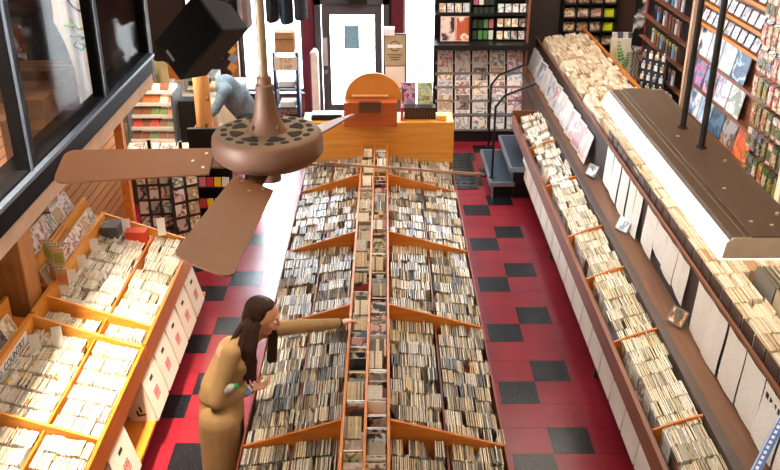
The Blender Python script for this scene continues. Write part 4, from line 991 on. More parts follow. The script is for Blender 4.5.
# ------------------------------------------------------------------ left side behind the bins
RED = [('red', MAGM[3]), ('pink', MAGM[0]), ('beige', MAGM[1]), ('pale', MAGM[4]), ('dark', MAGM[5]), ('yellow', MAGM[7]), ('teal', MAGM[6])]
def left_things():
    # timber post
    t = MB().box(-2.80, -2.56, 5.50, 5.74, 0, 2.06).build('timber_post', Mtimb, bevel=.012); tag(t, 'thick rough timber post beside the far left bin rack', 'post')
    t = MB().cyl((-1.99, 9.2, 0), (-1.96, 9.2, 5.6), .088, .082, 20).build('log_post', Mpine, smooth=True); tag(t, 'round peeled log post in front of the staff counter', 'post')
    for z, a in ((1.9, .3), (1.5, 1.4), (2.3, 2.2), (1.2, .8)): MB().ball((-1.975+.083*math.sin(a-.5), 9.2-.083, z), (.02, .008, .028), 10, 6).build('knot', mat('pine_knot', '8c5c34', .6), t)
    tag(MB().box(-2.34, -2.27, 7.2, 7.28, 0, 2.06).build('orange_post', Mo), 'slim orange wooden post at the far end of the left bins', 'post')
    # slat wall
    t = thing('slat_wall', 'brown grooved slatwall panel on the left wall behind the bins', 'wall panel', (-2.97, 7.5, .3))
    MB().box(-2.995, -2.975, 5.78, 9.5, .3, 2.04).build('panel', wood('slat_wood', 'a87850', 'b88860', 'y'), t)
    gr = MB()
    for k in range(17): gr.box(-2.976, -2.973, 5.78, 9.5, .38+k*.1, .392+k*.1)
    gr.build('groove', Mdk, t)
    # CDs on the stepped ledges
    def ledge_row(y0, n, st, x, z, s, gname, where, seq):
        for i in range(n):
            nm, m = RED[seq[i % len(seq)]]
            lp('ledge_cd', (x, y0+i*st, z+s*.47), (1, -.05, .42), (0, 0, 1), (s*1.1, s), m, f'{nm} boxed CD, {ORD[i]} from the viewer on the {where}', 'cd case', gname, th=.02, border=Mpaper)
    ledge_row(5.92, 8, .152, -2.575, 1.025, .125, 'CDs on the lower ledge of the far left rack', 'lower ledge of far left rack', [2, 1, 1, 0, 1, 0, 2, 3])
    ledge_row(5.95, 6, .2, -2.76, 1.14, .17, 'CDs on the upper ledge of the far left rack', 'upper ledge of far left rack', [3, 0, 1, 3, 2, 3])
    ledge_row(3.75, 10, .155, -2.575, 1.025, .13, 'CDs on the lower ledge of the near left rack', 'lower ledge of near left rack', [4, 5, 4, 2, 4, 5])
    ledge_row(3.75, 8, .2, -2.76, 1.14, .17, 'CDs on the upper ledge of the near left rack', 'upper ledge of near left rack', [0, 4, 2, 0, 5])
    for i in range(5):
        nm, m = RED[[0, 2, 4, 0, 5][i]]
        lp('wall_hung_cd', (-2.98, 5.0+.16*i*.9, 1.5+.0*i), (1, 0, .1), (0, 0, 1), .14, m, f'{nm} CD hanging on the left wall before the timber post, {ORD[i]} from the viewer', 'cd case', 'CDs hung before the timber post', border=Mblk)
    # hanging packs by the post
    for r in range(2):
        for i in range(4):
            x = -2.56+i*.042; z = 1.27-r*.17; y = 5.98-i*.05
            b = MB(); b.box(x-.045, x+.045, y, y+.012, z-.07, z+.07, 0); b.box(x-.035, x+.035, y-.003, y, z-.05, z+.03, 1); b.cyl((x, y, z+.06), (x, y+.3, z+.07), .003, .003, 6, 2)
            tag(b.build('clip_pack', [mat('pack_clear', 'd8c8a4', .3), mat('pack_insert', ['a8b45c', 'd8946c'][r], .5), Mmet]), f'hanging clear pack by the timber post, {ORD[i]} from left in the {"upper" if r == 0 else "lower"} row', 'pack', 'hanging packs by the timber post')
    for i, (x, y, z) in enumerate(((-2.93, 6.4, 1.62), (-2.93, 6.75, 1.6), (-2.93, 7.1, 1.55), (-2.93, 7.45, 1.5))):
        lp('slatwall_card', (x-.025, y, z), (1, 0, .12), (0, 0, 1), (.22, .28), [MAGM[1], MAGM[4], MAGM[3], MAGM[1]][i], f'{["beige", "grey", "red", "beige and white"][i]} framed card on the slatwall, {ORD[i]} from the viewer', 'card', 'framed cards on the slatwall')
    b = MB().box(-2.80, -2.74, 6.55, 6.57, 1.3, 1.62).box(-2.80, -2.74, 6.77, 6.79, 1.3, 1.62).box(-2.80, -2.74, 6.55, 6.79, 1.6, 1.62).box(-2.80, -2.74, 6.55, 6.79, 1.3, 1.32)
    tag(b.build('white_frame', MWHITE), 'white open display frame on the upper ledge of the far left rack', 'frame')
    # price cards
    for i, (x, y) in enumerate(((-2.46, 6.95), (-2.30, 7.0), (-2.46, 6.6), (-2.47, 6.3), (-2.47, 6.05), (-2.46, 5.85), (-2.0, 7.02), (-2.3, 5.2), (-2.42, 5.1))):
        b = MB().box(-.035, .035, -.001, .001, 0, .16, 0, Matrix.Rotation(.35, 3, 'Z') @ Matrix.Rotation(-.15, 3, 'X'), (x+.02, y, .88))
        tag(b.build('divider_card', MWHITE), f'white divider card standing among the left bin sleeves, {ORD[i]} by distance along the wall side', 'divider card', 'white divider cards in the left bins')
    for i in range(14):
        x, y = U(-2.44, -1.82), U(3.6, 7.0)
        b = MB().box(-.002, .002, -.025, .025, 0, .022, 0, None, (x, y, zLB(x)+.004)); tag(b.build('yellow_tab', mat('yellow_tab_paper', 'f0c020', .6)), 'little yellow price tab poking up among the sleeves of the left bins', 'price tab', 'yellow price tabs in the left bins')
    tag(MB().box(-2.28, -2.10, 6.92, 7.03, .80, .955).build('red_card_block', mat('red_box_card', 'd0401c', .5)), 'red card box at the far end of the left bins', 'box')
    tag(MB().box(-2.46, -2.32, 6.86, 7.04, .88, 1.03).build('grey_card_block', Mgrey), 'grey card box at the far wall side of the left bins', 'box')
    # handwritten strip on the near rack back panel
    p = MB().box(-2.489, -2.486, 4.52, 5.20, .93, 1.02).build('name_strip', MWHITE, rA)
    text('OLD', .072, frame((-2.485, 4.68, .975), (0, 1, 0), (0, 0, 1)), Mink, 'handwriting', p)
    text('COUNTRY', .072, frame((-2.485, 4.97, .975), (0, 1, 0), (0, 0, 1)), Mink, 'handwriting', p)
left_things()
def staff_area():
    cr = mat('counter_top', 'c8b89c', .4)
    t = thing('staff_counter', 'cluttered staff counter behind the round log post', 'counter', (-2.9, 10.3, 0))
    MB().box(-4.2, -2.1, 9.75, 10.7, 0, .66).build('body', Mdk, t); MB().box(-4.22, -2.08, 9.72, 10.72, .66, .70).build('worktop', cr, t)
    t = thing('rear_counter', 'pale rear counter along the staff area wall', 'counter', (-2.8, 11.6, 0))
    MB().box(-4.2, -1.95, 11.2, 12.0, 0, .9).build('body', Mcream, t); MB().box(-4.22, -1.93, 11.18, 12.02, .9, .94).build('worktop', Mwht, t)
    # tiered CD stand
    t = thing('tiered_cd_stand', 'white wire stand with four sloping tiers of CDs on the staff counter', 'display stand', (-2.75, 10.0, .7))
    for x in (-3.02, -2.48): MB().box(x-.01, x+.01, 9.85, 10.35, .7, 1.32).build('side_frame', Mgrey, t)
    cm = [('red', 'b83828'), ('orange', 'b86430'), ('green', '66783c'), ('olive', '8c8440'), ('brown', '7c4828'), ('cream', 'e0d0b0')]
    cmm = [mat('tier_'+n, c, .4, var=.35, scale=40) for n, c in cm]; sq = [[4, 4, 2, 4, 4], [0, 4, 0, 4, 2], [4, 4, 2, 2, 1], [4, 1, 1, 5, 1], [5, 0, 5, 0, 5]]
    for k in range(5):
        z = .76+k*.125; y = 9.86+k*.075
        MB().box(-3.01, -2.49, y, y+.13, z-.01, z-.002).build('tier_shelf', Mgrey, t); MB().box(-3.01, -2.49, y-.008, y, z-.012, z+.03).build('tier_lip', Mwht, t)
        for i in range(5):
            kk = sq[k][i]
            lp('tier_cd', (-2.95+i*.102, y+.06, z+.045), (0, -.7, .72), (0, 0, 1), (.095, .12), cmm[kk], f'{cm[kk][0]} CD, {ORD[i]} from left on the {ORD[k]} tier up of the wire stand', 'cd case', 'CDs in the tiered wire stand', border=cmm[kk])
    tag(MB().box(-2.44, -2.22, 9.95, 10.15, .70, 1.22).build('black_cabinet', Mblk), 'tall black box beside the tiered CD stand', 'cabinet')
    tag(MB().cyl((-3.12, 9.85, .70), (-3.12, 9.85, .92), .045, .045, 20).build('paper_roll', MWHITE, smooth=True), 'white paper roll standing left of the tiered CD stand', 'paper roll')
    pk = mat('candy_pink', 'e07c78', .5, var=.3, scale=60)
    t = thing('candy_jar', 'glass jar of pink wrapped candies beside the log post', 'jar', (-2.12, 9.95, .70))
    MB().lathe([(.0, 0), (.085, 0), (.09, .02), (.09, .17), (.07, .2), (.07, .21)], (-2.12, 9.95, .70), 24).build('glass', glassm('jar_glass', .1), t, smooth=True)
    MB().ball((-2.12, 9.95, .92), (.09, .09, .07), 14, 8).ball((-2.12, 9.95, .80), (.078, .078, .09), 14, 8).build('candies', pk, t, smooth=True)
    tag(MB().box(-2.2, -2.02, 10.1, 10.3, .70, 1.16).build('paper_stack', mat('warm_white_paper', 'ecd8b4', .7)), 'tall stack of warm white paper behind the candy jar', 'paper stack')
    for i, (nm, m) in enumerate((('red', MAGM[3]), ('white', MAGM[4]), ('red and white', MAGM[3]), ('cream', MAGM[1]), ('red', MAGM[3]))):
        lp('flat_leaflet', (-2.95+i*.19, 9.79, .715), (0, -.5, .85), (0, 1, .6), (.17, .13), m, f'{nm} leaflet lying on the staff counter edge, {ORD[i]} from the left', 'leaflet', 'leaflets on the staff counter edge')
    t = thing('printer', 'grey printer on the pale rear counter', 'printer', (-2.45, 11.5, .94))
    MB().box(-2.66, -2.24, 11.3, 11.7, .94, 1.14).build('body', mat('printer_grey', '8c8c88', .5), t, bevel=.01); MB().box(-2.6, -2.3, 11.2, 11.35, 1.0, 1.02).build('paper_tray', Mwht, t); MB().box(-2.6, -2.3, 11.296, 11.3, 1.03, 1.09).build('slot', Mblk, t)
    for i, (x, z) in enumerate(((-2.95, .94), (-2.95, 1.0), (-3.2, .94))):
        tag(MB().box(x-.12, x+.12, 11.3, 11.55, z, z+.055).build('paper_pile', Mwht), f'white paper pile on the rear counter, {["lower of the stacked pair", "upper of the stacked pair", "single one on the left"][i]}', 'paper pile')
    tag(MB().box(-3.0, -2.62, 11.9, 12.0, .94, 1.5).build('orange_board', Mo), 'orange board standing at the back of the rear counter', 'board')
    # flyers
    t = MB().box(-2.36, -2.24, 13.18, 13.3, 0, 4.6).build('window_post', mat('brown_post', 'a06c44', .6)); tag(t, 'brown wooden post with flyers left of the front window', 'post')
    for i, (x, z, m, n) in enumerate(((-2.42, 1.35, 'e0a840', 'yellow'), (-2.33, 1.22, 'd8c8a0', 'tan'), (-2.40, 1.05, 'e0a840', 'yellow'), (-2.32, .92, '8c94ac', 'blue-grey'), (-2.38, .78, 'd89048', 'orange'))):
        b = MB().box(-.06, .06, -.002, .002, -.06, .06, 0, Matrix.Rotation(.6, 3, 'Y'), (x if x > -2.36 else -2.34, 13.178, z)); tag(b.build('flyer', mat('flyer_'+str(i), m, .7)), f'{n} flyer pinned on the brown post, {ORD[i]} from the top', 'flyer')
    for i in range(2): tag(MB().box(-2.75+i*.0, -2.52, 13.37, 13.40, 1.12-i*.26, 1.32-i*.26).build('notice', [Mwht, mat('pale_green_paper', 'c0d8a8', .7)][i]), f'{["white", "pale green"][i]} notice on the wall left of the brown post', 'notice')
    # spinners beyond the left bins
    def spinner(x, y, yaw, lab, w, cols, sd):
        t = thing('card_spinner', lab, 'display stand', (x, y, 0))
        M = Matrix.Rotation(yaw, 3, 'Z'); T = (x, y, 0)
        MB().cyl((x, y+.02, 0), (x, y+.02, 1.35), .018).build('pole', Mmet, t); MB().cyl((x, y, 0), (x, y, .03), .18, .16, 20).build('base', Mmet, t)
        MB().box(-w/2, w/2, -.012, .012, .25, 1.22, 0, M, T).build('grid_panel', mat('wire_grid', '5c5854', .5), t)
        n = cols
        for r in range(6):
            for c in range(n):
                k = random.choice([0, 1, 3, 3, 7, 4, 5, 6]); cw = w/n
                p = Vector((-w/2+cw*(c+.5), -.03, .33+r*.16)); p = M @ p+Vector(T); nn = M @ Vector((0, -1, .15))
                lp('pocket_card', p, nn, (0, 0, 1), (cw*.88, .14), MAGM[k], f'{MAGC[k][0]} card, {ORD[c]} column, {ORD[r]} row up, {sd} spinner', 'card', f'cards on the {sd} spinner', border=Mblk)
    spinner(-2.34, 8.2, .12, 'white grid spinner of colourful cards behind the left bins, left of the two', .34, 3, 'left')
    spinner(-2.02, 8.15, .55, 'narrow white spinner of cards behind the left bins, right of the two', .28, 2, 'right')
    t = thing('candy_rack', 'black rack of bright candy packets beside the card spinners', 'display rack', (-1.85, 8.75, 0))
    MB().box(-2.1, -1.66, 8.85, 8.9, 0, 1.25).build('back_panel', Mblk, t); MB().box(-2.1, -1.66, 8.5, 8.85, 0, .12).build('base', Mblk, t)
    for r in range(4): MB().box(-2.08, -1.68, 8.55+.06*r, 8.86, .2+r*.22, .215+r*.22).build('shelf', Mblk, t)
    cc = [mat('candy_red', 'c02838', .35), mat('candy_green', '4c8c4c', .35), mat('candy_yellow', 'e8c020', .35), mat('candy_wrap_pink', 'd87088', .35), mat('candy_white', 'e8e0dc', .35)]; cn = ['red', 'green', 'yellow', 'pink', 'white']
    for r in range(4):
        for i in range(5):
            k = (i*2+r*3) % 5; x = -2.04+i*.08; y = 8.58+.06*r; z = .217+r*.22
            b = MB(); b.box(-.034, .034, -.012, .012, 0, .10, 0, Matrix.Rotation(U(-.3, .3), 3, 'Z') @ Matrix.Rotation(-.35, 3, 'X'), (x, y, z))
            tag(b.build('candy_packet', cc[k]), f'{cn[k]} candy packet, {ORD[i]} from left on {ORD[r]} shelf up of the black rack', 'packet', 'candy packets on the black rack')
staff_area()
# near right: records standing in the upper bin, blue sign strip
def near_right():
    y = 3.75; i = 0
    for row in range(5):
        yc = 3.75+row*.33
        x = 2.47
        while x < 2.84:
            cm = random.choice([E_CENT[3], E_CENT[4], E_CENT[5], E_45[1], E_CENT[8], E_45[5]])
            b = MB().box(-.003, .003, -.155, .155, 0, .312, [0]*6, Matrix.Rotation(.06, 3, 'Y'), (x, yc, 1.19)); o = b.build('long_playing_record', cm)
            tag(o, f'tall sleeved record standing in the {ORD[row]} stack from the front, right of the small sleeves', 'record', f'tall sleeved records, {ORD[row]} stack from the front'); x += U(.008, .022)
    a = uy(752, 478, 3.3); b = uy(786, 412, 3.5)
    d = (b-a); L = d.length; d.normalize(); n = Vector((-.3, -.5, .8)); s = d.cross(n).normalized(); n = s.cross(d).normalized()
    if n.z < 0: n = -n
    M = Matrix((d, s, n)).transposed()
    if M.determinant() < 0: M = Matrix((d, -s, n)).transposed()
    t = MB().box(0, L, -.022, .022, -.008, 0, 0, M, a).build('blue_sign_strip', mat('blue_plastic', '4c78b8', .35)); tag(t, 'blue and white plastic sign strip leaning at the near right corner', 'sign')
    w = MB()
    for i in range(12): w.box(.02+i*L/13, .02+i*L/13+L/22, -.007, .007, 0, .001, 0, M, a)
    w.build('white_lettering', MWHITE, t); MB().box(0, L, .014, .021, 0, .001, 0, M, a).build('white_line', mat('pale_blue_line', 'c0d4ec', .4), t)
near_right()
# ------------------------------------------------------------------ people
def blob(name, mb, vox, it, m, parent, org=None, sub=False):
    me = bpy.data.meshes.new('tmp'); me.from_pydata([tuple(p) for p in mb.v], [], mb.f); me.update()
    o = bpy.data.objects.new('tmp', me); COL.objects.link(o)
    r = o.modifiers.new('r', 'REMESH'); r.mode = 'VOXEL'; r.voxel_size = vox
    s = o.modifiers.new('s', 'SMOOTH'); s.iterations = it; s.factor = .5
    dg = bpy.context.evaluated_depsgraph_get(); dg.update()
    nm = bpy.data.meshes.new_from_object(o.evaluated_get(dg)); bpy.data.objects.remove(o)
    o0 = ORG[parent.name]; nm.transform(Matrix.Translation(-o0)); nm.materials.clear(); nm.materials.append(m)
    nm.polygons.foreach_set('use_smooth', [True]*len(nm.polygons)); nm.name = name
    o = bpy.data.objects.new(name, nm); COL.objects.link(o); o.parent = parent; ORG[o.name] = o0; return o
def limb(mb, pts, rad, n=14):
    for (a, b, ra, rb) in zip(pts[:-1], pts[1:], rad[:-1], rad[1:]): mb.cyl(a, b, ra, rb, n)
    for p, r in zip(pts, rad): mb.ball(p, (r, r, r), 14, 9)
def basis(fwd, up=(0, 0, 1)):
    f = Vector(fwd).normalized(); s = Vector(up).cross(f).normalized(); u = f.cross(s)
    return Matrix((f, s, u)).transposed()          # local x=forward y=left z=up
def hand(mb, wrist, d, palm_n, curl=.35, s=1.0, side=1):
    """palm plus five separate tapering fingers; d = pointing direction, palm_n = normal of the palm"""
    d = Vector(d).normalized(); n = Vector(palm_n); n = (n-d*n.dot(d)).normalized(); a = d.cross(n)*side
    M = Matrix((d, a, n)).transposed(); W = Vector(wrist)
    P = lambda x, y, z=0: W+M @ Vector((x*s, y*s, z*s))
    for y in (-.026, -.009, .009, .026): mb.cyl(P(.0, y*.7), P(.088, y), .013*s, .0115*s, 10); mb.ball(P(.088, y), (.0118*s,)*3, 10, 7)
    mb.ball(P(.045, 0), (.045*s, .034*s, .014*s), 12, 8, 0, M)
    for y, L in ((-.028, .058), (-.0095, .07), (.0095, .076), (.028, .068)):
        p = [P(.086, y)]; an = 0; x, z = .086, 0
        for k, f in enumerate((.45, .32, .23)):
            an += curl*(1.0 if k else .6); x += L*f*math.cos(an); z += L*f*math.sin(an); p.append(P(x, y*1.1, z))
        limb(mb, p, [.0092*s, .0086*s, .008*s, .0068*s], 8)
    th = [P(.02, .028), P(.045, .052, .01), P(.072, .062, .02), P(.092, .058, .03)]
    limb(mb, th, [.013*s, .0115*s, .0098*s, .008*s], 8)
SKIN = mat('skin', 'dca383', .5, var=.04); LIP = mat('lips', 'b8605c', .45)
EYEW = mat('eye_white', 'f0ece8', .3); EYED = mat('eye_dark', '2c1c14', .25)
def head(mb, C, B):
    P = lambda x, y, z: C+B @ Vector((x, y, z))
    mb.ball(P(-.008, 0, .028), (.095, .075, .092), 20, 14, 0, B)
    mb.ball(P(.028, 0, -.02), (.062, .058, .085), 18, 12, 0, B)
    mb.ball(P(.048, 0, -.088), (.03, .03, .024), 14, 9, 0, B)
    for s in (-1, 1):
        mb.ball(P(.052, s*.036, -.025), (.03, .024, .028), 12, 8, 0, B); mb.ball(P(-.005, s*.075, -.01), (.018, .008, .03), 10, 7, 0, B)
    mb.cyl(P(.088, 0, .012), P(.108, 0, -.022), .008, .012, 10); mb.ball(P(.104, 0, -.024), (.014, .014, .011), 10, 7, 0, B)
    mb.ball(P(.08, 0, .03), (.02, .045, .012), 10, 7, 0, B); mb.ball(P(.083, 0, -.055), (.014, .022, .013), 10, 7, 0, B)
def face(par, C, B, hair):
    P = lambda x, y, z: C+B @ Vector((x, y, z))
    for s in (-1, 1):
        e = MB().ball(P(.079, s*.031, .008), (.011, .014, .009), 12, 8, 0, B).build('eye', EYEW, par, smooth=True)
        MB().ball(P(.0875, s*.031, .008), (.004, .006, .006), 10, 6, 0, B).build('iris', EYED, e, smooth=True)
        MB().cyl(P(.088, s*.014, .030), P(.078, s*.05, .030), .0035, .0025, 8).build('eyebrow', hair, par)
    MB().ball(P(.096, 0, -.052), (.005, .020, .0045), 12, 7, 0, B).ball(P(.096, 0, -.060), (.006, .017, .005), 12, 7, 0, B).build('mouth', LIP, par, smooth=True)
def woman():
    t = thing('person', 'woman with long brown hair in a tan outfit reaching into the centre racks', 'person', (-1.02, 4.38, 0))
    V = Vector
    pel, wai, che = V((-1.01, 4.40, .95)), V((-1.0, 4.41, 1.10)), V((-.92, 4.47, 1.28))
    sR, sL = V((-.915, 4.36, 1.375)), V((-.79, 4.62, 1.375)); nb, nt_ = V((-.835, 4.495, 1.40)), V((-.79, 4.51, 1.465))
    eR, wR = V((-1.005, 4.27, 1.105)), V((-.825, 4.40, 1.095)); eL, wL = V((-.545, 4.84, 1.27)), V((-.315, 5.05, 1.165))
    kR, kL = V((-1.02, 4.28, .50)), V((-1.03, 4.52, .50)); aR, aL = V((-1.07, 4.27, .085)), V((-1.08, 4.53, .085))
    hC = V((-.74, 4.53, 1.525)); B = basis((.94, .0, -.28))
    b = MB()
    head(b, hC, B); limb(b, [nb, nt_, hC+V((-.02, 0, -.03))], [.058, .05, .05])
    limb(b, [pel, wai, che], [.12, .10, .115]); limb(b, [che, nb], [.10, .06])
    limb(b, [sR, sL], [.05, .05]); limb(b, [sR, eR, wR], [.048, .037, .026]); limb(b, [sL, eL, wL], [.048, .037, .026])
    hpR, hpL = V((-1.03, 4.31, .92)), V((-1.03, 4.49, .92))
    limb(b, [hpR, kR, aR], [.085, .055, .038]); limb(b, [hpL, kL, aL], [.085, .055, .038])
    for a in (aR, aL): limb(b, [a+V((-.03, 0, -.035)), a+V((.14, 0, -.05))], [.034, .026])
    hand(b, wR, (.85, .12, .22), (-.25, .1, 1), .55, .95, -1)
    hand(b, wL, (.78, .62, -.12), (.1, -.15, -1), .4, .95, 1)
    body = blob('body', b, .0062, 2, SKIN, t)
    hairm = mat('dark_brown_hair', '38211a', .6, var=.5, spec=.3, bump=.6, scale=30, stretch=(6, 6, .5)); face(t, hC, B, hairm)
    # clothes
    coat = mat('tan_cloth', 'ac8c62', .8, var=.08, scale=14, bump=.15); tr = mat('tan_trouser_cloth', 'a6865c', .8, var=.08, scale=12, bump=.15)
    c = MB(); limb(c, [V((-1.01, 4.40, .93)), wai, che], [.138, .128, .114]); limb(c, [che, V((-.86, 4.485, 1.35))], [.105, .072]); limb(c, [sR, sL], [.06, .06])
    c.ball(che, (.105, .155, .12), 16, 10, 0, Matrix.Rotation(.4, 3, 'Z')); c.ball(pel, (.135, .17, .13), 16, 10)
    wRc = eR+(wR-eR)*.86; wLc = eL+(wL-eL)*.93
    limb(c, [sR, sR+(eR-sR)*.5, eR, wRc], [.060, .053, .049, .036]); limb(c, [sL, eL, wLc], [.057, .046, .034])
    c.ball(eR+V((.0, -.0, -.012)), (.05, .05, .048), 12, 8)
    blob('jumpsuit_top', c, .0085, 4, coat, t)
    q = MB()
    limb(q, [V((-1.01, 4.31, .93)), V((-1.02, 4.275, .55)), V((-1.055, 4.26, .10))], [.125, .115, .12]); limb(q, [V((-1.01, 4.49, .93)), V((-1.03, 4.53, .55)), V((-1.065, 4.54, .10))], [.125, .115, .12])
    q.ball(V((-1.01, 4.40, .93)), (.14, .18, .12), 16, 10); q.ball(V((-1.03, 4.38, .80)), (.13, .18, .16), 14, 9)
    blob('wide_trousers', q, .01, 4, tr, t)
    MB().lathe([(.126, .0), (.134, .012), (.134, .03), (.128, .045)], (-1.005, 4.41, 1.04), 28).build('waist_seam', tr, t, smooth=True)
    for a in (aR, aL): MB().ball(a+V((.05, 0, -.05)), (.13, .048, .034), 16, 9).build('shoe', mat('brown_shoe', '4c3424', .5), t, smooth=True)
    # pale blouse at the neckline and thin lanyard
    MB().ball(V((-.83, 4.475, 1.34)), (.045, .06, .075), 14, 9).build('pale_blouse', mat('pale_blouse_cloth', 'e0d4c4', .8), t, smooth=True)
    # hair
    h = MB(); P = lambda x, y, z: hC+B @ V((x, y, z))
    h.ball(P(-.034, 0, .042), (.088, .085, .089), 20, 14, 0, B); h.ball(P(-.062, 0, -.01), (.062, .078, .10), 16, 10, 0, B); h.ball(P(-.005, 0, .085), (.062, .066, .040), 14, 9, 0, B)
    h.ball(P(-.0, .066, .02), (.05, .028, .07), 12, 8, 0, B); h.ball(P(-.035, -.062, .02), (.045, .028, .07), 12, 8, 0, B)
    blob('hair_cap', h, .007, 3, hairm, t)
    hl = MB()
    rr = random.Random(3)
    for i in range(38):
        u = i/37; a = (-1.2+2.0*u)
        p0 = P(-.07*math.cos(a*.8), -.078*math.cos(a)-.004, -.01+.03*rr.random()) if False else P(-.085+.085*u, -.062-.018*math.sin(u*3), .01-.03*rr.random())
        e = V((-.915+.13*u, 4.372+.02*rr.random(), 1.18+.05*rr.random()+.03*abs(u-.6)))
        m1 = p0*.55+e*.45+V((-.012, -.055, .0)); w_ = V((.008*math.sin(i*1.7), -.006*math.cos(i*2.3), 0)); hl.tube([p0, p0*.8+m1*.2+V((-.006, -.02, 0)), m1+w_, p0*.25+e*.75+V((0, -.03, 0))-w_, e], .0078, 7); hl.cyl(e, e+V((.006, .0, -.05)), .0075, .0015, 7)
    for i in range(9):
        u = i/8; p0 = P(-.085, -.05+.1*u, -.02); e = V((-.955+.02*u, 4.42+.09*u, 1.24+.03*rr.random())); hl.tube([p0, p0*.5+e*.5+V((-.035, -.01, .0)), e], .014, 7)
    for i in range(14):
        u = i/13; p0 = P(.02+.03*u, .070, -.01); e = V((-.735+.05*u, 4.575, 1.19+.02*rr.random())); hl.tube([p0, p0*.5+e*.5+V((.012+.006*math.sin(i*2.1), .01, 0)), e], .0082, 7); hl.cyl(e, e+V((0, 0, -.03)), .009, .002, 7)
    blob('long_hair', hl, .0048, 1, hairm, t)
    # watch, bracelet
    def band(nm, a, bb, f0, f1, r, m): return MB().cyl(a+(bb-a)*f0, a+(bb-a)*f1, r, r, 18).build(nm, m, t, smooth=True)
    w = band('watch_strap', eR, wR, .90, .965, .036, MWHITE); fpos = eR+(wR-eR)*.93
    MB().cyl(fpos+V((.006, -.034, .012)), fpos+V((.008, -.046, .018)), .018, .017, 18).build('watch_face', mat('blue_watch_face', '4c78b0', .25), w)
    band('hair_tie', eR, wR, 1.0, 1.03, .031, Mblk); band('bracelet', eL, wL, .96, 1.0, .033, Mblk)
    # bottle under the arm
    bt = thing('water_bottle', 'clear plastic water bottle with a green cap tucked under the arm of the woman', 'bottle', (-.95, 4.31, 1.19))
    a = V((-1.0, 4.285, 1.155)); d = V((.84, -.02, .35)).normalized(); e = a+d*.13
    bm = MB(); bm.cyl(a, a+d*.09, .031, .031, 18); bm.cyl(a+d*.09, a+d*.118, .031, .013, 18); bm.build('bottle_body', mat('clear_plastic', 'a8acac', .12, spec=.8), bt, smooth=True)
    MB().cyl(a+d*.118, a+d*.14, .0155, .0155, 16).build('cap', mat('green_cap', '2ca05c', .4), bt, smooth=True)
    tag_ = MB().cyl(a+d*.03, a+d*.07, .0316, .0316, 18).build('wrapper', mat('pale_wrapper', 'b8bcb8', .3), bt, smooth=True)
woman()
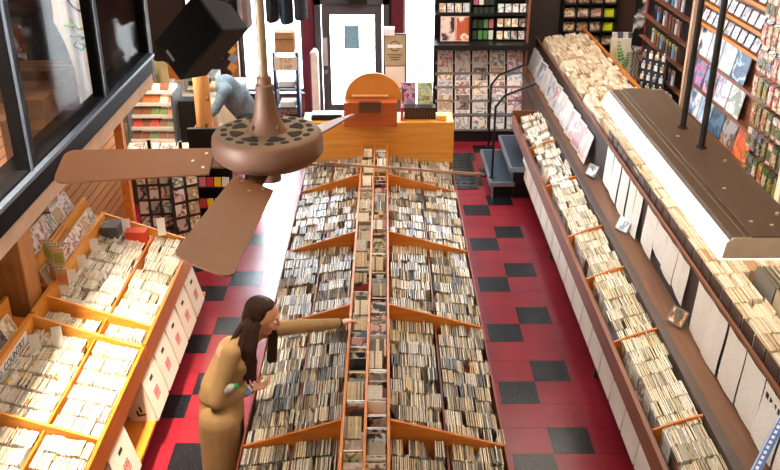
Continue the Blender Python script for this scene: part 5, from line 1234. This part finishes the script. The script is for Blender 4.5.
def clerk(kind):
    V = Vector
    if kind == 'denim':
        t = thing('person', 'person in a denim shirt bending over beside the round log post', 'person', (-1.62, 10.3, 0))
        hip = uy(247, 112, 10.35); sh = uy(226, 86, 10.2); hC = sh+V((-.25, -.05, .02)); B = basis((-.8, -.1, -.55)); off = .19
        hands = [sh+V((-.32, -.2, -.38)), sh+V((-.32, .22, -.38))]; sc_ = mat('denim_shirt', '62788c', .85, var=.25, scale=30, bump=.2); hc = mat('short_dark_hair', '2c1c14', .6)
        ft = (hip.x+.0, 10.35)
    else:
        t = thing('person', 'person in an olive shirt reaching down over the staff counter', 'person', (-3.05, 10.95, 0))
        hip = V((-3.05, 10.98, .93)); sh = V((-3.0, 10.85, 1.38)); hC = V((-2.97, 10.76, 1.62)); B = basis((.2, -.9, -.35)); off = .19
        hands = [V((-2.72, 10.42, 1.02)), V((-3.25, 10.45, 1.0))]; sc_ = mat('olive_shirt', '8c7c54', .85); hc = mat('short_brown_hair', '3c281c', .6); ft = (-3.05, 11.0)
    sd = V((B @ V((0, 1, 0)))); sd = V((sd.x, sd.y, 0)).normalized()
    s1, s2 = sh-sd*off, sh+sd*off
    if (hands[0]-s1).length > (hands[0]-s2).length: s1, s2 = s2, s1
    b = MB(); head(b, hC, B); limb(b, [sh, hC+(sh-hC)*.25], [.06, .05]); limb(b, [hip, (hip+sh)/2, sh], [.13, .125, .12]); limb(b, [s1, s2], [.055, .055])
    k = MB(); 
    for s, h in ((s1, hands[0]), (s2, hands[1])):
        el = (s+h)/2+V((.03, .0, -.05)); limb(b, [s, el, h], [.05, .04, .028]); hand(b, h, (h-el), (0, 0, -1), .4, 1, 1); limb(k, [s, s+(el-s)*.9] if kind != 'denim' else [s, el, h], [.07, .058] if kind != 'denim' else [.07, .055, .045])
    for q in (-.1, .1):
        p = V((ft[0], ft[1]+q, .08)); limb(b, [hip+V((0, q, -.03)), V((ft[0]+.02, ft[1]+q, .5)), p], [.09, .06, .042]); limb(b, [p+V((.03, 0, -.03)), p+V((-.13, 0, -.045))], [.035, .028])
    blob('body', b, .009, 2, SKIN, t); face(t, hC, B, hc)
    limb(k, [hip, (hip+sh)/2, sh], [.155, .165, .14]); limb(k, [s1, s2], [.075, .075]); k.ball((hip+sh)/2+V((.0, 0, .03)), (.17, .19, .17), 14, 9)
    blob('shirt', k, .013, 3, sc_, t)
    j = MB()
    for q in (-.1, .1): limb(j, [hip+V((0, q, -.05)), V((ft[0]+.02, ft[1]+q, .5)), V((ft[0], ft[1]+q, .10))], [.115, .085, .07])
    blob('trousers', j, .013, 3, mat('dark_jeans', '2c3444', .85), t)
    P = lambda x, y, z: hC+B @ V((x, y, z)); h = MB(); h.ball(P(-.03, 0, .045), (.095, .084, .085), 16, 10, 0, B); blob('hair', h, .01, 2, hc, t)
clerk('denim'); clerk('olive')
#@@LIGHTS
def lights():
    w = bpy.data.worlds.new('world'); sc.world = w; w.use_nodes = True
    bg = w.node_tree.nodes['Background']; bg.inputs[0].default_value = (.80, .90, 1, 1); bg.inputs[1].default_value = 38.0
    def area(name, loc, rot, sx, sy, power, col, spread=PI):
        l = bpy.data.lights.new(name, 'AREA'); l.shape = 'RECTANGLE'; l.size = sx; l.size_y = sy; l.energy = power; l.color = col; l.spread = spread
        o = bpy.data.objects.new(name, l); COL.objects.link(o); o.location = loc; o.rotation_euler = rot; return o
    W = (1, .80, .58)
    area('ceiling_lamp', (0, 5, 5.4), (0, 0, 0), 3.0, 7.0, 175, W)
    area('ceiling_lamp', (-1.75, 3.9, 5.3), (math.radians(13), math.radians(8), 0), .4, 1.0, 110, W, math.radians(46))
    area('ceiling_lamp', (2.2, 8.5, 5.3), (0, math.radians(8), 0), .8, 5, 60, W)
    area('counter_lamp', (-2.4, 9.6, 2.04), (0, 0, 0), .9, 1.6, 45, (1, .85, .66))
    area('back_fill', (1.8, 10.4, 4.6), (math.radians(28), 0, 0), 3, .5, 150, (1, .9, .8))  # no visible fixture here: fill light added to brighten the magazines and far bins
    for x0, x1, z0, z1 in ((-2.22, -1.27, .33, 4.6), (.26, .93, 0, 4.6), (-.99, -.05, .1, 4.6)):
        p = area('daylight_portal', ((x0+x1)/2, 13.62, (z0+z1)/2), (PI/2, 0, 0), x1-x0, z1-z0, 1, (1, 1, 1)); p.data.cycles.is_portal = True
        p.rotation_euler = (-PI/2, 0, 0)
lights()
sc.view_settings.view_transform = 'Standard'; sc.view_settings.look = 'None'; sc.view_settings.gamma = 1; sc.view_settings.exposure = 0
sc.cycles.use_denoising = True; sc.cycles.max_bounces = 8; sc.cycles.transparent_max_bounces = 12
